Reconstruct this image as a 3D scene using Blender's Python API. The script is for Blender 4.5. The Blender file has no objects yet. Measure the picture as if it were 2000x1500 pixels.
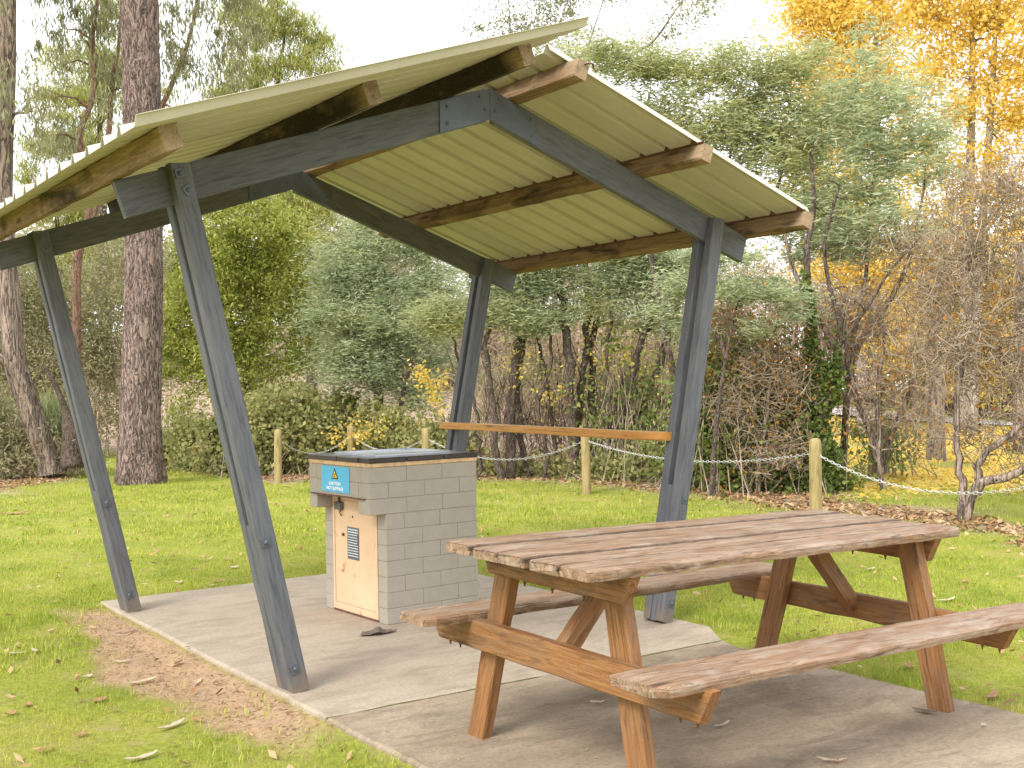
import bpy, bmesh, math, random
import numpy as np
from mathutils import Vector, Matrix

# ------------------------------------------------------------------ camera, sky, sun
SC = bpy.context.scene
CAM = np.array([-2.0793, -4.512, 1.3066])
YAW, PITCH, ROLL, FPX = 0.6271, 0.0012, -0.0175, 2219.56
fw = np.array([math.sin(YAW)*math.cos(PITCH), math.cos(YAW)*math.cos(PITCH), math.sin(PITCH)])
rt0 = np.array([math.cos(YAW), -math.sin(YAW), 0]); up0 = np.cross(rt0, fw)
rt = rt0*math.cos(ROLL)+up0*math.sin(ROLL); up = -rt0*math.sin(ROLL)+up0*math.cos(ROLL)
cd = bpy.data.cameras.new('camera'); cam = bpy.data.objects.new('camera', cd)
SC.collection.objects.link(cam)
cam.matrix_world = Matrix(((rt[0], up[0], -fw[0], CAM[0]), (rt[1], up[1], -fw[1], CAM[1]), (rt[2], up[2], -fw[2], CAM[2]), (0, 0, 0, 1)))
cd.sensor_fit = 'HORIZONTAL'; cd.sensor_width = 36; cd.lens = 36*FPX/2000
cd.clip_start = 0.05; cd.clip_end = 2000
SC.camera = cam

SUN_EL, SUN_AZ = math.radians(42), math.radians(-112)      # azimuth from +Y, clockwise
W = bpy.data.worlds.new("World"); SC.world = W; W.use_nodes = True
nt = W.node_tree; nt.nodes.clear()
sky = nt.nodes.new('ShaderNodeTexSky'); sky.sky_type = 'NISHITA'; sky.sun_disc = False
sky.sun_elevation = SUN_EL; sky.sun_rotation = SUN_AZ; sky.dust_density = 3; sky.air_density = 1
mx = nt.nodes.new('ShaderNodeMix'); mx.data_type = 'RGBA'; mx.inputs[0].default_value = 0.86
mx.inputs[7].default_value = (10.1, 10.35, 10.8, 1)           # thick even overcast over the clear-sky model
bg = nt.nodes.new('ShaderNodeBackground'); bg.inputs[1].default_value = 0.1
wo = nt.nodes.new('ShaderNodeOutputWorld')
nt.links.new(sky.outputs[0], mx.inputs[6]); nt.links.new(mx.outputs[2], bg.inputs[0]); nt.links.new(bg.outputs[0], wo.inputs[0])
sl = bpy.data.lights.new('sun', 'SUN'); sl.energy = 1.5; sl.angle = math.radians(20); sl.color = (1, .955, .885)
so = bpy.data.objects.new('sun', sl); SC.collection.objects.link(so)
sd = Vector((math.sin(SUN_AZ)*math.cos(SUN_EL), math.cos(SUN_AZ)*math.cos(SUN_EL), math.sin(SUN_EL)))
so.rotation_euler = sd.to_track_quat('Z', 'Y').to_euler()
SC.view_settings.view_transform = 'Standard'; SC.view_settings.look = 'None'
SC.view_settings.exposure = 1.17; SC.view_settings.gamma = 1
SC.cycles.max_bounces = 8; SC.cycles.diffuse_bounces = 5; SC.cycles.transparent_max_bounces = 6
SC.cycles.transmission_bounces = 3

# ------------------------------------------------------------------ helpers
RNG = np.random.default_rng(7)
COL = SC.collection

def link(o, parent=None):
    COL.objects.link(o)
    if parent is not None: o.parent = parent
    return o

def tag(o, label=None, cat=None, group=None, kind=None):
    if label: o['label'] = label
    if cat: o['category'] = cat
    if group: o['group'] = group
    if kind: o['kind'] = kind
    return o

def thing(name, loc, label, cat, group=None):
    e = bpy.data.objects.new(name, None); e.empty_display_size = .1; e.location = loc
    link(e); return tag(e, label, cat, group)

class MB:
    """collects quads/tris with a texture-space vector per vertex"""
    def __init__(s): s.v = []; s.t = []; s.f = []; s.n = 0; s.m = []
    def add(s, v, f, t=None, mi=0):
        v = np.asarray(v, float).reshape(-1, 3); t = v if t is None else np.asarray(t, float).reshape(-1, 3)
        s.v.append(v); s.t.append(t); s.f += [tuple(int(i)+s.n for i in q) for q in f]; s.m += [mi]*len(f); s.n += len(v)
        return s
    def box(s, lo, hi, b=0, t=None):
        lo = np.array(lo, float); hi = np.array(hi, float)
        c = (lo+hi)/2; h = (hi-lo)/2
        if b <= 0:
            v = [c+h*np.array([x, y, z]) for x in (-1, 1) for y in (-1, 1) for z in (-1, 1)]
            return s.add(v, [(0, 1, 3, 2), (4, 6, 7, 5), (0, 4, 5, 1), (2, 3, 7, 6), (0, 2, 6, 4), (1, 5, 7, 3)], t)
        return s.beam(c-[h[0], 0, 0], c+[h[0], 0, 0], (0, 0, 1), 2*h[1], 2*h[2], b, n=1, jit=0, capb=b)
    def beam(s, p0, p1, upv, w, h, b=.003, n=8, jit=.0012, e0=(0, 0), e1=(0, 0), tofs=None, capb=0, rng=RNG):
        """timber from p0 to p1; w across, h along upv; 8-sided section, ends sheared by e0/e1 (per unit across, up)"""
        p0 = np.array(p0, float); p1 = np.array(p1, float); ax = p1-p0; L = np.linalg.norm(ax); ax /= L
        u = np.array(upv, float); u -= ax*(u@ax); u /= np.linalg.norm(u); sd_ = np.cross(ax, u)
        w2, h2 = w/2, h/2
        sec = [(-w2+b, -h2), (w2-b, -h2), (w2, -h2+b), (w2, h2-b), (w2-b, h2), (-w2+b, h2), (-w2, h2-b), (-w2, -h2+b)]
        if tofs is None: tofs = rng.uniform(-20, 20, 3)
        st = [0, L] if n <= 1 else list(np.linspace(0, L, n+1))
        sc = [1]*len(st)
        if capb > 0: st = [0, capb]+st[1:-1]+[L-capb, L]; sc = [0]+[1]*(len(st)-2)+[0]
        V = []; T = []
        for i, (q, k) in enumerate(zip(st, sc)):
            a = q/L
            for (x, y) in sec:
                xx, yy = (x, y) if k else (x-np.sign(x)*capb*.7, y-np.sign(y)*capb*.7)
                sh = (1-a)*(e0[0]*xx+e0[1]*yy)+a*(e1[0]*xx+e1[1]*yy)
                jx, jy = rng.normal(0, jit, 2) if jit else (0, 0)
                V.append(p0+ax*(q+sh)+sd_*(xx+jx)+u*(yy+jy)); T.append(np.array([q, xx, yy])+tofs)
        F = []
        for i in range(len(st)-1):
            for j in range(8):
                k = (j+1) % 8; F.append((i*8+j, i*8+k, i*8+8+k, i*8+8+j))
        F.append(tuple(range(7, -1, -1))); m = (len(st)-1)*8; F.append(tuple(m+j for j in range(8)))
        return s.add(V, F, T)
    def tube(s, pts, rad, n=6, cap=True, tofs=None):
        pts = np.asarray(pts, float); rad = np.broadcast_to(np.asarray(rad, float), (len(pts),))
        d = np.gradient(pts, axis=0); d /= np.linalg.norm(d, axis=1)[:, None]+1e-9
        ref = np.array([0, 0, 1.]) if abs(d[0][2]) < .9 else np.array([1., 0, 0])
        a = np.cross(d, ref); a /= np.linalg.norm(a, axis=1)[:, None]+1e-9; b = np.cross(d, a)
        th = np.linspace(0, 2*np.pi, n, endpoint=False)
        V = pts[:, None, :]+rad[:, None, None]*(np.cos(th)[None, :, None]*a[:, None, :]+np.sin(th)[None, :, None]*b[:, None, :])
        m = len(pts); F = [(i*n+j, i*n+(j+1) % n, (i+1)*n+(j+1) % n, (i+1)*n+j) for i in range(m-1) for j in range(n)]
        if cap: F += [tuple(range(n-1, -1, -1)), tuple((m-1)*n+j for j in range(n))]
        return s.add(V.reshape(-1, 3), F)
    def ball(s, c, r, n=8, sq=(1, 1, 1), half=False):
        V = []; F = []; R = n//2
        for i in range(R+1):
            ph = math.pi*i/R if not half else math.pi/2*i/R
            for j in range(n):
                th = 2*math.pi*j/n
                V.append((c[0]+r*sq[0]*math.sin(ph)*math.cos(th), c[1]+r*sq[1]*math.sin(ph)*math.sin(th), c[2]+r*sq[2]*math.cos(ph)))
        for i in range(R):
            for j in range(n): F.append((i*n+j, (i+1)*n+j, (i+1)*n+(j+1) % n, i*n+(j+1) % n))
        return s.add(V, F)
    def build(s, name, mat, parent=None, smooth=False, loc=None):
        V = np.concatenate(s.v); T = np.concatenate(s.t)
        o0 = np.array(parent_world(parent)) if parent is not None else (np.array(loc, float) if loc is not None else np.zeros(3))
        me = bpy.data.meshes.new(name); me.from_pydata((V-o0).tolist(), [], s.f)
        at = me.attributes.new('tc', 'FLOAT_VECTOR', 'POINT'); at.data.foreach_set('vector', T.astype(np.float32).ravel())
        mats = mat if isinstance(mat, (list, tuple)) else [mat]
        for m in mats: me.materials.append(m)
        if len(mats) > 1: me.polygons.foreach_set('material_index', s.m)
        if smooth: me.polygons.foreach_set('use_smooth', [True]*len(s.f))
        me.update()
        o = bpy.data.objects.new(name, me)
        if parent is None and loc is not None: o.location = loc
        return link(o, parent)

def parent_world(o):
    p = np.zeros(3)
    while o is not None: p = p+np.array(o.location); o = o.parent
    return p

def quads(name, V, mat, parent=None, loc=None):
    """V: (N,4,3) loose quads -> one mesh"""
    V = np.asarray(V, np.float32); N = len(V)
    o0 = parent_world(parent) if parent is not None else (np.array(loc, float) if loc is not None else np.zeros(3))
    V = V-o0.astype(np.float32)
    me = bpy.data.meshes.new(name); me.vertices.add(N*4); me.loops.add(N*4); me.polygons.add(N)
    me.vertices.foreach_set('co', V.ravel()); me.loops.foreach_set('vertex_index', np.arange(N*4, dtype=np.int32))
    me.polygons.foreach_set('loop_start', np.arange(0, N*4, 4, dtype=np.int32))
    try: me.polygons.foreach_set('loop_total', np.full(N, 4, dtype=np.int32))
    except Exception: pass
    me.materials.append(mat); me.update(calc_edges=True)
    o = bpy.data.objects.new(name, me)
    if parent is None and loc is not None: o.location = loc
    return link(o, parent)

# ------------------------------------------------------------------ materials
def mat_base(name):
    m = bpy.data.materials.new(name); m.use_nodes = True; t = m.node_tree; t.nodes.clear()
    out = t.nodes.new('ShaderNodeOutputMaterial'); b = t.nodes.new('ShaderNodeBsdfPrincipled'); t.links.new(b.outputs[0], out.inputs[0])
    return m, t, b, out
class N:
    def __init__(s, t): s.t = t
    def __call__(s, k, **kw):
        n = s.t.nodes.new('ShaderNode'+k)
        for a, v in kw.items(): setattr(n, a, v)
        return n
    def ln(s, a, b): s.t.links.new(a, b)
    def coords(s, attr='tc', scale=(1, 1, 1), obj=False):
        if obj: c = s('TexCoord').outputs['Object']
        else: a = s('Attribute'); a.attribute_name = attr; c = a.outputs['Vector']
        m = s('Mapping'); m.inputs['Scale'].default_value = scale; s.ln(c, m.inputs['Vector']); return m.outputs[0]
    def noise(s, co, scale=5, detail=4, rough=.55, dist=0):
        n = s('TexNoise'); n.inputs['Scale'].default_value = scale; n.inputs['Detail'].default_value = detail
        n.inputs['Roughness'].default_value = rough; n.inputs['Distortion'].default_value = dist; s.ln(co, n.inputs['Vector']); return n.outputs['Fac']
    def ramp(s, fac, stops, interp='LINEAR'):
        r = s('ValToRGB'); r.color_ramp.interpolation = interp; e = r.color_ramp.elements
        while len(e) < len(stops): e.new(.5)
        for i, (p, c) in enumerate(stops): e[i].position = p; e[i].color = tuple(c)+((1,) if len(c) == 3 else ())
        s.ln(fac, r.inputs[0]); return r.outputs[0]
    def mix(s, fac, a, b, mode='MIX'):
        m = s('Mix', data_type='RGBA', blend_type=mode)
        for v, i in ((fac, 0), (a, 6), (b, 7)):
            if hasattr(v, 'links') or hasattr(v, 'is_linked'): s.ln(v, m.inputs[i])
            elif i == 0: m.inputs[0].default_value = v
            else: m.inputs[i].default_value = tuple(v)+((1,) if len(v) == 3 else ())
        return m.outputs[2]
    def math(s, op, a, b=0, c=None):
        m = s('Math', operation=op)
        for v, i in ((a, 0), (b, 1), (c, 2)):
            if v is None: continue
            if hasattr(v, 'is_linked'): s.ln(v, m.inputs[i])
            else: m.inputs[i].default_value = v
        return m.outputs[0]
    def bump(s, h, strength, dist, b):
        n = s('Bump'); n.inputs['Strength'].default_value = strength; n.inputs['Distance'].default_value = dist
        s.ln(h, n.inputs['Height']); s.ln(n.outputs[0], b.inputs['Normal']); return n
G3 = lambda v: (v, v, v)

def m_paint():
    m, t, b, o = mat_base('grey_paint'); n = N(t); co = n.coords(scale=(1.2, 14, 14))
    g = n.noise(co, 6, 8, .65, .4); big = n.noise(n.coords(scale=(2, 3, 3)), 1.5, 4)
    c = n.ramp(big, [(.25, (.078, .081, .094)), (.7, (.118, .120, .134))])
    c = n.mix(n.ramp(g, [(.40, G3(0)), (.68, G3(.6))]), c, (.17, .175, .185)); c = n.mix(n.ramp(g, [(.30, G3(.7)), (.44, G3(0))]), c, (.05, .052, .06))
    st = n.noise(n.coords(scale=(.7, 5, 5)), 3, 6, .7); c = n.mix(n.ramp(st, [(.54, G3(0)), (.70, G3(.28))]), c, (.22, .205, .185))
    sx = n('SeparateXYZ'); a_ = n('Attribute'); a_.attribute_name = 'tc'; n.ln(a_.outputs['Vector'], sx.inputs[0]); ft = n.math('ADD', n.math('ABSOLUTE', sx.outputs[0]), n.math('MULTIPLY', n.noise(n.coords(scale=(6, 12, 12)), 2, 5), .16))
    c = n.mix(n.ramp(ft, [(.09, G3(.75)), (.20, G3(0))]), c, (.20, .155, .105))
    chip = n.noise(n.coords(scale=(3, 9, 9)), 9, 6, .7); c = n.mix(n.ramp(chip, [(.75, G3(0)), (.78, G3(.6))]), c, (.25, .2, .15))
    n.ln(c, b.inputs['Base Color']); b.inputs['Roughness'].default_value = .6; b.inputs['Specular IOR Level'].default_value = .25
    n.bump(g, .8, .003, b); return m
def m_wood(name, cols, rough=.75, gs=1, char=None, grey=None, knots=True, bump=.6, edge=False, bleach=False):
    m, t, b, o = mat_base(name); n = N(t)
    co = n.coords(scale=(.9, 16*gs, 16*gs)); g = n.noise(co, 5, 9, .62, .8)
    big = n.noise(n.coords(scale=(1.6, 4, 4)), 1.7, 5, .6, .5)
    c = n.ramp(g, [(.3, cols[0]), (.5, cols[1]), (.72, cols[2])])
    c = n.mix(n.ramp(big, [(.35, G3(0)), (.7, G3(.75))]), c, cols[1] if len(cols) < 4 else cols[3])
    if knots:
        v = n('TexVoronoi'); v.inputs['Scale'].default_value = 1; n.ln(n.coords(scale=(2.2, 9, 9)), v.inputs['Vector'])
        c = n.mix(n.ramp(v.outputs['Distance'], [(.08, G3(.8)), (.17, G3(0))]), c, [x*.35 for x in cols[0]])
    if grey:
        gg = n.noise(n.coords(scale=(2.2, 9, 9)), 2.2, 7, .7, .6)
        c = n.mix(n.ramp(gg, [(.44, G3(0)), (.66, G3(grey[1]))]), c, grey[0])
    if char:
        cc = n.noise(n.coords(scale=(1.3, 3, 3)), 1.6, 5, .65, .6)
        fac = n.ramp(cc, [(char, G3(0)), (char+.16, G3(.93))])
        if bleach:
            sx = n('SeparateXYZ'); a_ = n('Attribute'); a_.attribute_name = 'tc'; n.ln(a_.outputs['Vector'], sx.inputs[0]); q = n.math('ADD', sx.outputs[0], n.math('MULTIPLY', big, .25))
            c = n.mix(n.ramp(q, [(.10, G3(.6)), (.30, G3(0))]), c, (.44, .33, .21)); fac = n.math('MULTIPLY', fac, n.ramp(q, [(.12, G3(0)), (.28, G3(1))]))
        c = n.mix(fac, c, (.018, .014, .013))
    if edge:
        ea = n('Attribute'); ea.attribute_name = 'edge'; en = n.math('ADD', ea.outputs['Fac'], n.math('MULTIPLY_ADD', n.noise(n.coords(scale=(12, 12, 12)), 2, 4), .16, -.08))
        c = n.mix(n.ramp(en, [(.86, G3(0)), (.97, G3(.85))]), c, (.045, .028, .018))  # shade of the board gaps, with some dirt, painted dark along the edges
    spk = n.noise(n.coords(scale=(60, 60, 60)), 3, 4, .7); c = n.mix(n.ramp(spk, [(.60, G3(0)), (.74, G3(.5))]), c, [min(1, x*1.7) for x in cols[2]])
    drk = n.noise(n.coords(scale=(2.2, 16, 16)), 2, 9, .78, 1.0); c = n.mix(n.ramp(drk, [(.52, G3(0)), (.66, G3(.72))]), c, [x*.45 for x in cols[0]])
    crack = n.noise(n.coords(scale=(.5, 45, 45)), 3, 3, .5, .3)
    c = n.mix(n.ramp(crack, [(.30, G3(.55)), (.38, G3(0))]), c, [x*.3 for x in cols[0]])
    n.ln(c, b.inputs['Base Color']); b.inputs['Roughness'].default_value = rough; b.inputs['Specular IOR Level'].default_value = .2
    h = n.math('ADD', g, n.math('MULTIPLY', crack, .7)); n.bump(h, bump, .004, b); return m
def m_tin():
    m, t, b, o = mat_base('cream_tin'); n = N(t); co = n.coords(obj=True)
    a = n.noise(n.coords(scale=(1, 3, 1), obj=True), 2.5, 5, .6); f = n.noise(co, 30, 5, .7)
    c = n.ramp(a, [(.3, (.50, .465, .38)), (.7, (.58, .545, .455))])
    c = n.mix(n.ramp(f, [(.55, G3(0)), (.8, G3(.35))]), c, (.36, .31, .2))
    sp = n.noise(co, 90, 2, .5); c = n.mix(n.ramp(sp, [(.74, G3(0)), (.77, G3(.7))]), c, (.2, .15, .1))
    n.ln(c, b.inputs['Base Color']); b.inputs['Roughness'].default_value = .55; b.inputs['Specular IOR Level'].default_value = .3; return m
def m_concrete(name, base, dark, moss):
    m, t, b, o = mat_base(name); n = N(t); co = n.coords(obj=True)
    a = n.noise(co, 1.1, 7, .62, .5); f = n.noise(co, 55, 5, .75); s_ = n.noise(n.coords(scale=(1, 2.6, 1), obj=True), 2.6, 8, .7, 1.0)
    c = n.ramp(a, [(.3, dark), (.62, base)])
    c = n.mix(n.ramp(s_, [(.46, G3(0)), (.70, G3(.8))]), c, [x*.68 for x in dark])
    c = n.mix(n.ramp(f, [(.35, G3(.45)), (.6, G3(0))]), c, [x*.62 for x in dark])
    c = n.mix(n.ramp(f, [(.62, G3(0)), (.78, G3(.5))]), c, [min(1, x*1.3) for x in base])
    mo = n.noise(co, 1.7, 8, .7, .3); c = n.mix(n.ramp(mo, [(.60, G3(0)), (.74, G3(moss))]), c, (.17, .16, .06))
    v = n('TexVoronoi'); v.inputs['Scale'].default_value = 160; n.ln(co, v.inputs['Vector'])
    c = n.mix(n.ramp(v.outputs['Distance'], [(.12, G3(.35)), (.3, G3(0))]), c, (.12, .1, .08))
    n.ln(c, b.inputs['Base Color']); b.inputs['Roughness'].default_value = .85; b.inputs['Specular IOR Level'].default_value = .2
    n.bump(n.math('ADD', f, n.math('MULTIPLY', a, 2)), .5, .004, b); return m
def m_simple(name, col, rough=.6, metal=0, var=.25, scale=8, spec=.3, bump=0, stain=None):
    m, t, b, o = mat_base(name); n = N(t); co = n.coords(obj=True); a = n.noise(co, scale, 6, .65)
    c = n.ramp(a, [(.3, [x*(1-var) for x in col]), (.7, [min(1, x*(1+var)) for x in col])])
    if stain:
        s_ = n.noise(co, stain[2], 6, .7, .5); c = n.mix(n.ramp(s_, [(stain[1], G3(0)), (stain[1]+.08, G3(.8))]), c, stain[0])
    n.ln(c, b.inputs['Base Color']); b.inputs['Roughness'].default_value = rough; b.inputs['Metallic'].default_value = metal
    b.inputs['Specular IOR Level'].default_value = spec
    if bump: n.bump(a, .5, bump, b)
    return m
def m_leaf(name, stops, trans=.35, rough=.6, cscale=.9, cmix=.4):
    m, t, b, o = mat_base(name); n = N(t)
    g = n('NewGeometry'); r = g.outputs['Random Per Island']
    big = n.noise(n.coords(obj=True), cscale, 3, .6)
    f = n.math('ADD', n.math('MULTIPLY', r, 1-cmix), n.math('MULTIPLY', n.math('MULTIPLY_ADD', big, 2.4, -.7), cmix))
    c = n.ramp(f, stops)
    n.ln(c, b.inputs['Base Color']); b.inputs['Roughness'].default_value = rough; b.inputs['Specular IOR Level'].default_value = .25
    tr = n('BsdfTranslucent'); n.ln(c, tr.inputs[0]); ms = n('MixShader'); ms.inputs[0].default_value = trans
    n.ln(b.outputs[0], ms.inputs[1]); n.ln(tr.outputs[0], ms.inputs[2]); n.ln(ms.outputs[0], o.inputs[0]); return m
def m_bark(name, ridge, crack, alt, sc=(7, 7, 1.6), d=.02, k=1.0):
    m, t, b, o = mat_base(name); n = N(t); co = n.coords(scale=sc, obj=True)
    def ridged(co_, s_, dist):
        q = n.noise(co_, s_, 5, .6, dist); return n.math('ABSOLUTE', n.math('SUBTRACT', q, .5))
    r1 = ridged(co, 1.0*k, 1.2); r2 = ridged(n.coords(scale=(sc[0]*1.9, sc[1]*1.9, sc[2]*2.6), obj=True), 1.0*k, .8)
    f = n.noise(n.coords(scale=(30, 30, 14), obj=True), 3, 6, .7); big = n.noise(n.coords(scale=(sc[0]*.5, sc[1]*.5, sc[2]), obj=True), 1, 4, .6)
    c = n.ramp(big, [(.3, ridge), (.5, alt), (.68, [min(1, x*1.3) for x in ridge])])
    c = n.mix(n.ramp(f, [(.42, G3(0)), (.68, G3(.6))]), c, [min(1, x*1.5) for x in alt])
    c = n.mix(n.ramp(r2, [(.0, G3(.75)), (.035, G3(0))]), c, crack)
    c = n.mix(n.ramp(r1, [(.006, G3(1)), (.045, G3(0))]), c, crack)
    n.ln(c, b.inputs['Base Color']); b.inputs['Roughness'].default_value = .9; b.inputs['Specular IOR Level'].default_value = .1
    h = n.math('ADD', n.math('MINIMUM', r1, .07), n.math('MULTIPLY', n.math('MINIMUM', r2, .05), .6)); n.bump(n.math('ADD', h, n.math('MULTIPLY', f, .03)), 1, d*14, b); return m

M = {}
M['paint'] = m_paint()
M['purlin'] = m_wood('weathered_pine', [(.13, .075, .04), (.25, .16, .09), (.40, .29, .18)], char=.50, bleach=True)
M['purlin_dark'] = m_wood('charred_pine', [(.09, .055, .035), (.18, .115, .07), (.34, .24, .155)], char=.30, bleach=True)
M['rail'] = m_wood('varnished_pine', [(.40, .17, .035), (.60, .29, .075), (.66, .36, .11)], rough=.4, knots=True, bump=.15)
M['table'] = m_wood('oiled_hardwood', [(.12, .05, .02), (.28, .13, .048), (.40, .22, .095)], rough=.5, grey=((.19, .13, .085), .6))
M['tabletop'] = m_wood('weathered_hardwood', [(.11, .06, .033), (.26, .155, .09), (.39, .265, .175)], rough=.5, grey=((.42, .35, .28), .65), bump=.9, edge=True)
M['bollard'] = m_wood('treated_pine', [(.24, .18, .07), (.35, .27, .12), (.43, .34, .18)], gs=.5)
M['tin'] = m_tin()
M['slab'] = m_concrete('concrete', (.465, .39, .30), (.37, .30, .225), .25)
M['slab2'] = m_concrete('old_concrete', (.41, .33, .24), (.25, .19, .13), .8)
M['block'] = m_simple('painted_block', (.36, .32, .26), .75, var=.06, scale=14, bump=.003, stain=((.30, .26, .2), .68, 5))
M['mortar'] = m_simple('mortar', (.34, .30, .235), .85, var=.1)
M['band'] = m_simple('plaster_band', (.60, .40, .22), .8, var=.3, scale=20)
M['tile'] = m_simple('brown_tile', (.035, .025, .025), .3, var=.3, spec=.5)
M['steel'] = m_simple('stainless', (.55, .56, .58), .28, 1, var=.15, scale=5)
M['galv'] = m_simple('galvanised', (.52, .52, .50), .5, .6, var=.25, scale=60)
M['door'] = m_simple('cream_steel_door', (.66, .46, .29), .6, var=.10, scale=4, stain=((.33, .15, .06), .60, 11))
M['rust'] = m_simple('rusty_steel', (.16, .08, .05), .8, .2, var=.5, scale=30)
M['latch'] = m_simple('grey_latch', (.16, .16, .15), .5, .5, var=.4, scale=40)
M['sign'] = m_simple('sign_blue', (.10, .44, .68), .4, var=.04)
M['white'] = m_simple('white_print', (.80, .86, .88), .5, var=.03)
M['yellow'] = m_simple('yellow_print', (.80, .55, .04), .5, var=.03)
M['black'] = m_simple('black_print', (.02, .03, .02), .5, var=.05)
M['plaque'] = m_simple('worn_plaque', (.13, .14, .16), .45, .3, var=.35, scale=45)
M['bolt'] = m_simple('painted_bolt', (.11, .12, .14), .45, .3, var=.2)
M['bark_pine'] = m_bark('pine_bark', (.21, .14, .112), (.06, .043, .037), (.29, .22, .19), sc=(15, 15, 3.2), d=.010)
M['bark_gum'] = m_bark('gum_bark', (.22, .165, .13), (.08, .06, .05), (.32, .25, .20), sc=(9, 9, 1.0), d=.008)
M['bark_dark'] = m_bark('wattle_bark', (.11, .08, .065), (.03, .022, .018), (.17, .13, .105), sc=(22, 22, 6), d=.004)
M['bark_red'] = m_bark('red_bark', (.28, .14, .09), (.10, .05, .035), (.33, .22, .16), sc=(24, 24, 5), d=.004)
M['bark_pale'] = m_bark('pale_bark', (.30, .25, .20), (.12, .10, .08), (.42, .36, .30), sc=(15, 15, 6), d=.004)
M['twig'] = m_simple('bare_twig', (.30, .235, .165), .85, var=.55, scale=7)

# ------------------------------------------------------------------ terrain
def smooth(x, a, b):
    t = np.clip((x-a)/(b-a), 0, 1); return t*t*(3-2*t)
_nr = np.random.default_rng(3)
_K = [( _nr.normal(0, 1, 2), _nr.uniform(0, 6.28)) for _ in range(60)]
def vnoise(x, y, scale, seed=0, octv=4):
    x = np.asarray(x, float); y = np.asarray(y, float); r = 0; amp = 1; tot = 0
    for o in range(octv):
        for j in range(4):
            k, ph = _K[(seed*7+o*4+j) % 60]; r = r+amp*np.sin((k[0]*x+k[1]*y)*scale+ph*3+j+seed); 
        tot += amp*2; scale *= 2.1; amp *= .55
    return r/tot
def gz(x, y):
    x = np.asarray(x, float); y = np.asarray(y, float)
    r = np.hypot(x-1, y-1)
    z = -.016-.0088*np.maximum(0, r-4)
    left = np.clip(-(x+.0), 0, 3); nf = 1-smooth(y, .3, 2.6)
    z = z-.045*nf*smooth(-x, 0.0, .25)*1-.010*smooth(-x, 0, .2)
    z = z+.008*vnoise(x, y, 2.2, 1)*smooth(r, 2.6, 5)+.03*vnoise(x, y, .35, 2)*smooth(r, 8, 18)
    d = (x-CAM[0])*math.sin(YAW)+(y-CAM[1])*math.cos(YAW)                  # metres north-east of where the lawn starts
    s = (x-CAM[0])*math.cos(YAW)-(y-CAM[1])*math.sin(YAW)
    hill = smooth(d, 24, 62)*(5.2)*(1-smooth(s, 6, 16)*.80)
    return z+hill
# lawn edge as a polar curve around the picnic ground: azimuth tangent -> radius
EDGE_U = np.array([-1400, -600, 0, 130, 160, 225, 260, 330, 440, 520, 760, 930, 1120, 1280, 1600, 1880, 2000, 2300, 3200])
EDGE_R = np.array([17, 17.5, 18.3, 20.3, 26, 28, 26, 22.3, 18.9, 17.5, 17.1, 16.6, 15.6, 14.2, 11.9, 10.7, 9.7, 8.6, 8])
def edge_r(x, y):
    dx, dy = x-CAM[0], y-CAM[1]; a = dx*rt0[0]+dy*rt0[1]; d = dx*math.sin(YAW)+dy*math.cos(YAW)
    u = 1000+FPX*a/np.maximum(d, .01)
    return np.interp(u, EDGE_U, EDGE_R), u
def P(u, dist, z=None):
    """ground point in plan: bearing given as tangent offset, distance in metres"""
    a = (u-1000)/FPX; v = np.array([math.sin(YAW)+a*math.cos(YAW), math.cos(YAW)-a*math.sin(YAW)]); v /= np.linalg.norm(v)
    x, y = CAM[0]+v[0]*dist, CAM[1]+v[1]*dist
    return np.array([x, y, float(gz(x, y)) if z is None else z])
def Z(v, dist, u=1000): return CAM[2]+dist*(755-(u-1000)*.0175-v)/FPX
def PZ(u, v, dist): return P(u+(750-v)*.0175, dist, Z(v, dist, u))

def coordline(lo, hi, core0, core1, step, growth=1.22):
    c = list(np.arange(core0, core1+1e-6, step)); s_ = step; x = core1
    while x < hi: s_ *= growth; x += s_; c.append(x)
    s_ = step; x = core0; pre = []
    while x > lo: s_ *= growth; x -= s_; pre.append(x)
    return np.array(pre[::-1]+c)
def ground_masks(x, y):
    re, u = edge_r(x, y); r = np.hypot(x-CAM[0], y-CAM[1]); n1 = vnoise(x, y, 1.3, 4); n2 = vnoise(x, y, 6, 5)
    # worn dirt along the left edge of the slab
    c = -.17-.05*np.sin(y*1.9); wid = .14+.09*np.exp(-((y-1.2)/.9)**2)
    dirt = 1-smooth(np.abs(x-c)+.05*n1+.09*n2, wid*.72, wid*1.2)
    dirt = dirt*(x < 0)*smooth(y, -.75, -.15)*(1-smooth(y+.25*n2, 2.35, 2.85))
    litter = smooth(r-re+.5*n1+.25*n2, -.35, .35)
    right = smooth(u, 1560, 1700)
    litter = litter*(1-right*smooth(r-re, 1.0, 1.7))
    yel = right*smooth(r+1.2*vnoise(x, y, .9, 8), 13, 17)*(1-smooth(r, 30, 36))
    return dirt, litter, yel
gx = coordline(-260, 420, -4.2, 4.2, .07); gy = coordline(-160, 520, -5.5, 4.5, .07)
X, Y = np.meshgrid(gx, gy, indexing='ij'); ZZ = gz(X, Y)
me = bpy.data.meshes.new('ground'); nx, ny = X.shape
idx = np.arange(nx*ny).reshape(nx, ny); F = np.stack([idx[:-1, :-1], idx[1:, :-1], idx[1:, 1:], idx[:-1, 1:]], -1).reshape(-1, 4)
VV = np.stack([X, Y, ZZ], -1).reshape(-1, 3)
me.vertices.add(len(VV)); me.vertices.foreach_set('co', VV.astype(np.float32).ravel()); me.loops.add(F.size); me.polygons.add(len(F))
me.loops.foreach_set('vertex_index', F.astype(np.int32).ravel()); me.polygons.foreach_set('loop_start', np.arange(0, F.size, 4, dtype=np.int32))
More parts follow.
